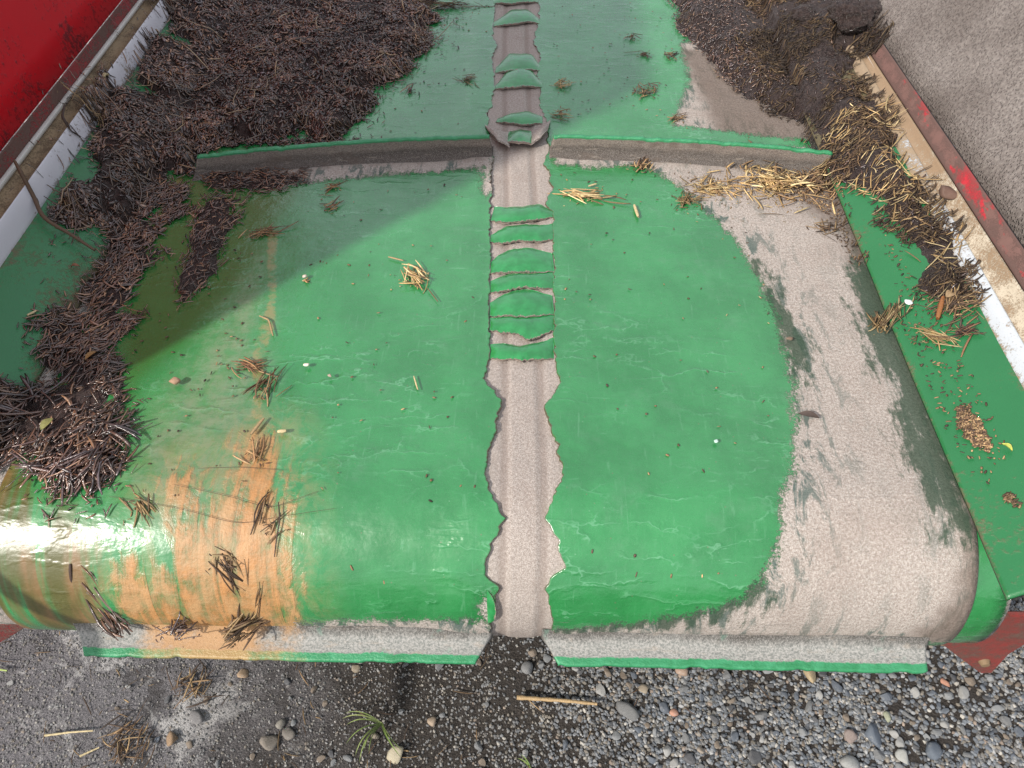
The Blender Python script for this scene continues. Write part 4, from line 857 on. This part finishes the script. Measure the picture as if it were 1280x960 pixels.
leaf('leaf', 98, 340, .014, .006, .1, (.26, .11, .06), 'reddish leaf scrap on the left skirt', 'leaf')
leaf('leaf', 1182, 377, .02, .012, .7, (.32, .22, .12), 'brown husk leaf at the end of the mud bank', 'leaf')
# crumb patches on the right skirt
def crumbs(px, n, pal, label, seed, lim=0, r=(.0006, .0018)):
    poly = pxy(px); d = sdist(GXX, GYY, poly) + fbm(GXX * 60, GYY * 60, seed) * .008; x, y = scatter(d, n, lim)
    me = fibre_mesh('crumbs', x, y, RNG.uniform(0, 6.28, n), RNG.uniform(.002, .006, n), RNG.uniform(r[0] * 2, r[1] * 2, n), RNG.normal(0, .3, n), RNG.uniform(0, .0015, n), RNG.normal(0, .2, n), pal)
    o = link('crumbs', me, M['straw']); tag(o, label, 'crumbs', kind='stuff')
crumbs([(1190, 512), (1207, 508), (1222, 535), (1240, 560), (1232, 572), (1205, 553), (1192, 535)], 700, PAL_BROWN * 1.5, 'patch of brown crumbs low on the green right skirt', 201)
crumbs([(1253, 620), (1268, 622), (1266, 635), (1252, 632)], 70, PAL_BROWN, 'tiny smear of brown crumbs near the lower end of the right skirt', 202)
crumbs([(1000, 200), (1045, 230), (1085, 330), (1060, 330), (1020, 260), (960, 250)], 700, PAL_BROWN, 'fine chaff strewn on the cloth along the upper right skirt edge', 203)
crumbs([(1090, 250), (1260, 560), (1240, 620), (1190, 560), (1130, 420)], 260, PAL_BROWN * 1.2, 'loose specks of chaff sprinkled over the green right skirt', 204)
crumbs([(700, 210), (960, 300), (980, 560), (900, 740), (710, 760)], 65, PAL_BROWN * 1.5, 'sparse chaff specks on the right half of the belt', 205)
crumbs([(380, 240), (600, 230), (605, 760), (380, 750)], 55, PAL_BROWN * 1.3, 'sparse chaff specks on the left half of the belt', 206)
crumbs([(150, 350), (340, 300), (350, 720), (150, 620)], 70, PAL_BROWN, 'dark specks over the dusty left part of the belt', 207)
crumbs([(450, 0), (610, 0), (605, 165), (440, 175)], 60, PAL_BROWN, 'dark specks on the belt above the left flight', 208)
crumbs([(690, 0), (840, 10), (840, 155), (690, 145)], 70, PAL_BROWN, 'dark specks on the belt above the right flight', 209)
crumbs([(690, 176), (1010, 200), (1010, 210), (690, 184)], 160, PAL_BROWN * 1.4, 'chaff caught along the foot of the upper right flight', 210)

# ------------------------------------------------------------------ gravel, pebbles, sticks, grass
def stone_cloud(name, x, y, r, cols, label, sub=1, flat=.65, sink=.3):
    vs = []; fs = None
    bases = []
    for k in range(10):
        me0 = lump_mesh('tmp', 1, flat, sub, 900 + k, .3); co_ = np.zeros(len(me0.vertices) * 3); me0.vertices.foreach_get('co', co_)
        f_ = np.array([p.vertices[:] for p in me0.polygons]); bases.append(co_.reshape(-1, 3)); fs = f_; bpy.data.meshes.remove(me0)
    bases = np.array(bases); n = len(x); nv = bases.shape[1]
    B = bases[RNG.integers(0, 10, n)] * r[:, None, None]; a_ = RNG.uniform(0, 6.28, n)[:, None]
    X = B[..., 0] * np.cos(a_) - B[..., 1] * np.sin(a_) + x[:, None]; Y = B[..., 0] * np.sin(a_) + B[..., 1] * np.cos(a_) + y[:, None]
    Z = B[..., 2] + (gz(x, y) + r * flat * sink)[:, None]
    F = fs[None] + (np.arange(n) * nv)[:, None, None]
    me = mesh_np(name, np.stack([X, Y, Z], -1), F.reshape(-1, 3)); attr_col(me, 'tint', np.repeat(cols, nv, 0)); attr(me, 'usetint', np.ones(n * nv))
    me.polygons.foreach_set('use_smooth', np.zeros(len(me.polygons), bool)); o = link(name, me, M['stone']); tag(o, label, 'gravel', kind='stuff'); return o
PAL_ST = np.array([(.10, .11, .125), (.16, .17, .185), (.13, .125, .12), (.24, .24, .24), (.17, .15, .125), (.08, .085, .095), (.32, .30, .27), (.23, .18, .145)]); PST = np.array([.2, .22, .16, .12, .12, .1, .05, .03])
def dens_right(x): return sstep((x + .25) / .6)
n = 34000; x = RNG.uniform(-1.05, 1.15, n * 3); y = RNG.uniform(.22, .80, n * 3)
dn = .28 + .72 * dens_right(x); dn *= .35 + .8 * sstep((fbm(x * 7, y * 7, 300) + .45) / .5); k = RNG.uniform(0, 1, n * 3) < dn; x, y = x[k][:n], y[k][:n]
r = (.0018 + .0036 * RNG.power(1.6, len(x))) * (.65 + .45 * dens_right(x))
cols = PAL_ST[RNG.choice(8, len(x), p=PST)] * RNG.uniform(.8, 1.5, (len(x), 1)); wr = (1 - dens_right(x))[:, None]
cols = cols * (1 - wr * .45) + np.array([.17, .15, .125]) * wr * .45
stone_cloud('gravel', x, y, r, cols, 'small grey gravel covering the ground below the belt')
n = 9000; x = RNG.uniform(-1.1, -.0, n); y = RNG.uniform(.22, .80, n); kk = RNG.uniform(0, 1, n) < .35 + .65 * sstep((fbm(x * 12, y * 12, 310) + .2) / .4); x, y = x[kk], y[kk]
cols = np.array([(.16, .155, .16), (.22, .21, .21), (.10, .095, .095), (.32, .30, .28)])[RNG.integers(0, 4, len(x))] * RNG.uniform(.7, 1.2, (len(x), 1))
stone_cloud('fine_grit', x, y, RNG.uniform(.0010, .0026, len(x)), cols, 'fine grey grit pressed into the soil at lower left', 1)
n = 7000; x = RNG.uniform(-3, 3, n); y = RNG.uniform(-1.6, 3.4, n); kk = ~((np.abs(x) < 1.05) & (y > .22) & (y < .8)); x, y = x[kk], y[kk]
stone_cloud('gravel', x, y, RNG.uniform(.005, .013, len(x)), PAL_ST[RNG.choice(8, len(x), p=PST)] * RNG.uniform(.7, 1.2, (len(x), 1)), 'coarser gravel spread over the yard around the machine', 1)
# the larger pebbles one by one
pm = [lump_mesh('pebble', 1, .6, 2, 500 + k, .12) for k in range(14)]
def G(u, v): return at_z(u, v, 0)
placed = []
def pebble(x, y, r, label, group=None, tint=None, rz=None, me=None, sq=None, name='pebble'):
    if me is None: me = pm[random.randrange(14)]
    if tint is not None:
        me = me.copy(); n_ = len(me.vertices); 
        me.attributes.remove(me.attributes['tint']); me.attributes.remove(me.attributes['usetint']); attr_col(me, 'tint', np.tile(tint, (n_, 1))); attr(me, 'usetint', np.ones(n_))
    o = link(name, me, M['stone']); o.scale = (r * (sq or random.uniform(.85, 1.25)), r * random.uniform(.8, 1), r * random.uniform(.7, 1.0)); o.rotation_euler = (random.uniform(-.3, .3), random.uniform(-.3, .3), rz if rz is not None else random.uniform(0, 6.28))
    o.location = (x, y, float(gz(np.array(x), np.array(y))) + r * .32); tag(o, label, 'stone', group); placed.append((x, y, r)); return o
special = [(305, 843, .011, (.36, .25, .16), 'rounded tan pebble below the orange slurried flight'), (660, 838, .018, (.20, .20, .20), 'round grey pebble under the gap in the lower flight'), (541, 903, .013, (.34, .26, .19), 'peach wedge-shaped pebble right of the grass tuft'),
 (496, 945, .017, (.40, .35, .25), 'pale flat angular stone beside the grass tuft'), (1011, 842, .018, (.42, .32, .19), 'tan angular stone touching the lower right flight'), (1062, 921, .018, (.24, .19, .17), 'striped brownish stone in the right gravel'),
 (1108, 898, .013, (.30, .31, .22), 'pale greenish stone in the right gravel'), (1180, 855, .011, (.42, .21, .14), 'orange-red stone below the red bracket'), (842, 891, .010, (.45, .24, .17), 'pink-orange pebble below the stalk end'),
 (852, 840, .013, (.33, .23, .17), 'brown-pink stone under the lower right flight'), (216, 925, .015, (.26, .17, .10), 'brown stone among the pale grit at lower left'), (336, 929, .019, (.21, .18, .15), 'largest grey stone of the lower left cluster'),
 (352, 905, .013, (.22, .20, .17), 'topmost stone of the lower left cluster'), (362, 918, .013, (.17, .15, .13), 'right stone of the lower left cluster'), (248, 898, .015, (.18, .17, .17), 'grey lump stone left of the pebble cluster'), (445, 835, .010, (.27, .22, .16), 'beige pebble under the lower left flight'),
 (1165, 940, .020, (.11, .13, .16), 'blue-grey stone at the bottom right'), (1090, 920, .019, (.11, .13, .16), 'dark blue-grey stone beside the striped one'), (785, 890, .019, (.15, .15, .15), 'flat grey stone at the right end of the stalk'), (803, 864, .012, (.28, .23, .17), 'round beige pebble above the stalk end'),
 (1128, 948, .012, (.35, .35, .33), 'pale round stone at the bottom right'), (1060, 955, .02, (.30, .30, .29), 'light grey stone at the bottom edge'), (470, 921, .010, (.2, .17, .13), 'dull brown pebble in the grass tuft'), (875, 940, .011, (.30, .25, .2), 'beige pebble in the lower right gravel')]
for (u, v, r, c, lab) in special:
    g = G(u, v); pebble(g[0], g[1], r, lab, tint=c)
CLS = [('blue-grey', (.115, .13, .155)), ('mid grey', (.16, .162, .165)), ('dark', (.085, .085, .09)), ('pale', (.30, .295, .285)), ('brown', (.19, .15, .115)), ('light grey', (.22, .225, .23))]
CMESH = [[lump_mesh('pebble', 1, .6, 3, 700 + k * 8 + q, .12, tuple(np.array(c[1]) * random.uniform(.88, 1.12))) for q in range(8)] for k, c in enumerate(CLS)]
for k_, row in enumerate(CMESH):
    for q_, m_ in enumerate(row):
        if q_ % 2: row[q_] = m2 = lump_mesh('pebble', 1, .6, 2, 800 + k_ * 8 + q_, .1, CLS[k_][1]); m2.polygons.foreach_set('use_smooth', np.zeros(len(m2.polygons), bool))
cnt = 0; tries = 0
while cnt < 290 and tries < 60000:
    tries += 1; u = random.uniform(-10, 1290); v = random.uniform(815, 975)
    if random.random() > (.05 + .95 * min(1, max(0, (u - 520) / 460)) ** 1.2): continue
    if v > 860 and 620 < u < 900 and random.random() < .4: continue
    g = G(u, v); r = .0056 + .0072 * random.random() ** 2.2 * (.5 + .5 * min(1, max(0, (u - 400) / 500)))
    if any((g[0] - a) ** 2 + (g[1] - b) ** 2 < ((r + c) * .86) ** 2 for a, b, c in placed): continue
    reg = 0 if u < 600 else 1 if u < 950 else 2; ci = random.choices(range(6), weights=[(1, 3, 2, 2, 3, 1), (3, 4, 3, 2, 2, 2), (6, 4, 3, 2, 1, 4)][reg])[0]
    cn, big = CLS[ci][0], r > .0095
    pebble(g[0], g[1], r, ('larger ' if big else 'small ') + cn + [' pebble in the soil under the lower left flight', ' pebble in the dark soil below the right flight', ' pebble in the dense gravel at bottom right'][reg], ('larger ' if big else 'small ') + cn + [' pebbles at bottom left', ' pebbles at bottom middle', ' pebbles at bottom right'][reg], me=CMESH[ci][random.randrange(8)]); cnt += 1
hg = lambda x, y: gz(x, y) + .004
n = 900; x = RNG.uniform(-1.0, .9, n); y = RNG.uniform(.28, .75, n); kk = RNG.uniform(0, 1, n) < .12 + .88 * sstep((fbm(x * 6, y * 6, 620) - .0) / .3) * (x < -.05); x, y = x[kk], y[kk]; n = len(x)
me = fibre_mesh('plant_debris', x, y, RNG.uniform(0, 6.28, n), RNG.uniform(.008, .04, n), RNG.uniform(.0008, .0026, n), RNG.normal(0, .6, n), RNG.uniform(0, .004, n), RNG.normal(0, .08, n), PAL_BROWN * .9, hf=hg)
o = link('plant_debris', me, M['straw']); tag(o, 'fine brown plant bits trodden into the grey soil', 'plant bits', kind='stuff')
def gstick(pts, wd, c, label, lift=.006):
    pp = np.array([G(*q)[:2] for q in pts]); K = 16; tt = np.linspace(0, 1, K); k0 = np.linspace(0, 1, len(pp)); x = np.interp(tt, k0, pp[:, 0]); y = np.interp(tt, k0, pp[:, 1]); z = hg(x, y).max() * .6 + hg(x, y) * .4 + lift
    V = []
    for i in range(K):
        j0, j1 = max(i - 1, 0), min(i + 1, K - 1); tx, ty = x[j1] - x[j0], y[j1] - y[j0]; l = math.hypot(tx, ty); tx /= l; ty /= l; r_ = wd / 2 * (1 - .35 * i / K) * (1 + .15 * math.sin(i * 2.1))
        for k in range(8): a_ = k * math.pi / 4; V.append((x[i] - ty * r_ * math.cos(a_), y[i] + tx * r_ * math.cos(a_), z[i] + r_ * math.sin(a_)))
    F = [(i * 8 + k, i * 8 + (k + 1) % 8, (i + 1) * 8 + (k + 1) % 8, (i + 1) * 8 + k) for i in range(K - 1) for k in range(8)]
    me = mesh_np('stick', V, F); attr_col(me, 'tint', np.tile(c, (len(V), 1))); o = link('stick', me, M['straw']); tag(o, label, 'stick'); return o
gstick([(646, 877), (690, 880), (745, 885)], .008, tn * 1.1, 'straight tan stalk lying on the dark soil below the right flight', .012)
gstick([(60, 922), (90, 918), (120, 916)], .004, ye, 'pale straw on the grey soil at lower left')
gstick([(104, 948), (128, 937)], .004, ye * .9, 'short pale straw at the bottom left')
gstick([(0, 840), (14, 842)], .004, np.array([.4, .5, .15]), 'greenish blade at the left frame edge')
for i, (u, v, nn_, ang_, lab) in enumerate([(235, 862, 26, .8, 'brown straw wad on the ground below the dark bundles'), (165, 940, 26, 1.4, 'upright brown straw wad at the bottom left'), (150, 915, 18, .4, 'fine brown rootlets on the grey soil at lower left')]):
    c = G(u, v); root = empty('straw_clump', c); tag(root, lab, 'straw')
    for j in range(nn_):
        me = fibre_mesh('stalk', np.array([c[0] + RNG.normal(0, .02)]), np.array([c[1] + RNG.normal(0, .014)]), np.array([ang_ + RNG.normal(0, .6)]), np.array([RNG.uniform(.02, .06)]), np.array([RNG.uniform(.001, .0035)]), np.array([RNG.normal(0, .5)]), np.array([RNG.uniform(.003, .012)]), np.array([RNG.normal(0, .1)]), PAL_BROWN, hf=hg)
        reparent(link('stalk', me, M['straw']), root)
# grass tufts
def grass(u, v, n_, Lr, label, dirs=None):
    c = G(u, v); root = empty('grass_tuft', c); tag(root, label, 'grass')
    for j in range(n_):
        a_ = dirs[j] if dirs else random.uniform(0, 6.28); L = random.uniform(*Lr); K = 9; V = []; w_ = random.uniform(.0022, .0036)
        for i in range(K):
            t = i / (K - 1); rr_ = L * t; zz_ = .004 + L * .42 * math.sin(t * 2.5) ; ww = w_ * (1 - t) ** .6 / 2 + .0001; aa = a_ + .25 * t
            for s_ in (-1, 0, 1): V.append((c[0] + rr_ * math.cos(aa) - math.sin(aa) * ww * s_, c[1] + rr_ * math.sin(aa) + math.cos(aa) * ww * s_, max(zz_, .006) + (.0006 if s_ else 0)))
        V = np.array(V); F = np.concatenate([gridfaces(K, 3, 0, True), gridfaces(K, 3, 3 * K)]); V = np.concatenate([V, V - np.array([0, 0, .0005])])
        me = mesh_np('blade', V, F); g_ = random.uniform(0, 1); attr_col(me, 'tint', np.tile(np.array([.16, .26, .05]) * (1 - g_) + np.array([.34, .38, .14]) * g_, (len(V), 1))); reparent(link('blade', me, M['straw']), root)
grass(478, 906, 10, (.045, .075), 'small green grass tuft below the lower left flight', [-1.1, -1.2, 3.0, 2.85, 3.5, 4.0, 4.2, -2.2, 3.9, 2.7])
grass(663, 962, 5, (.02, .03), 'tiny grass sprout at the bottom edge below the gap')
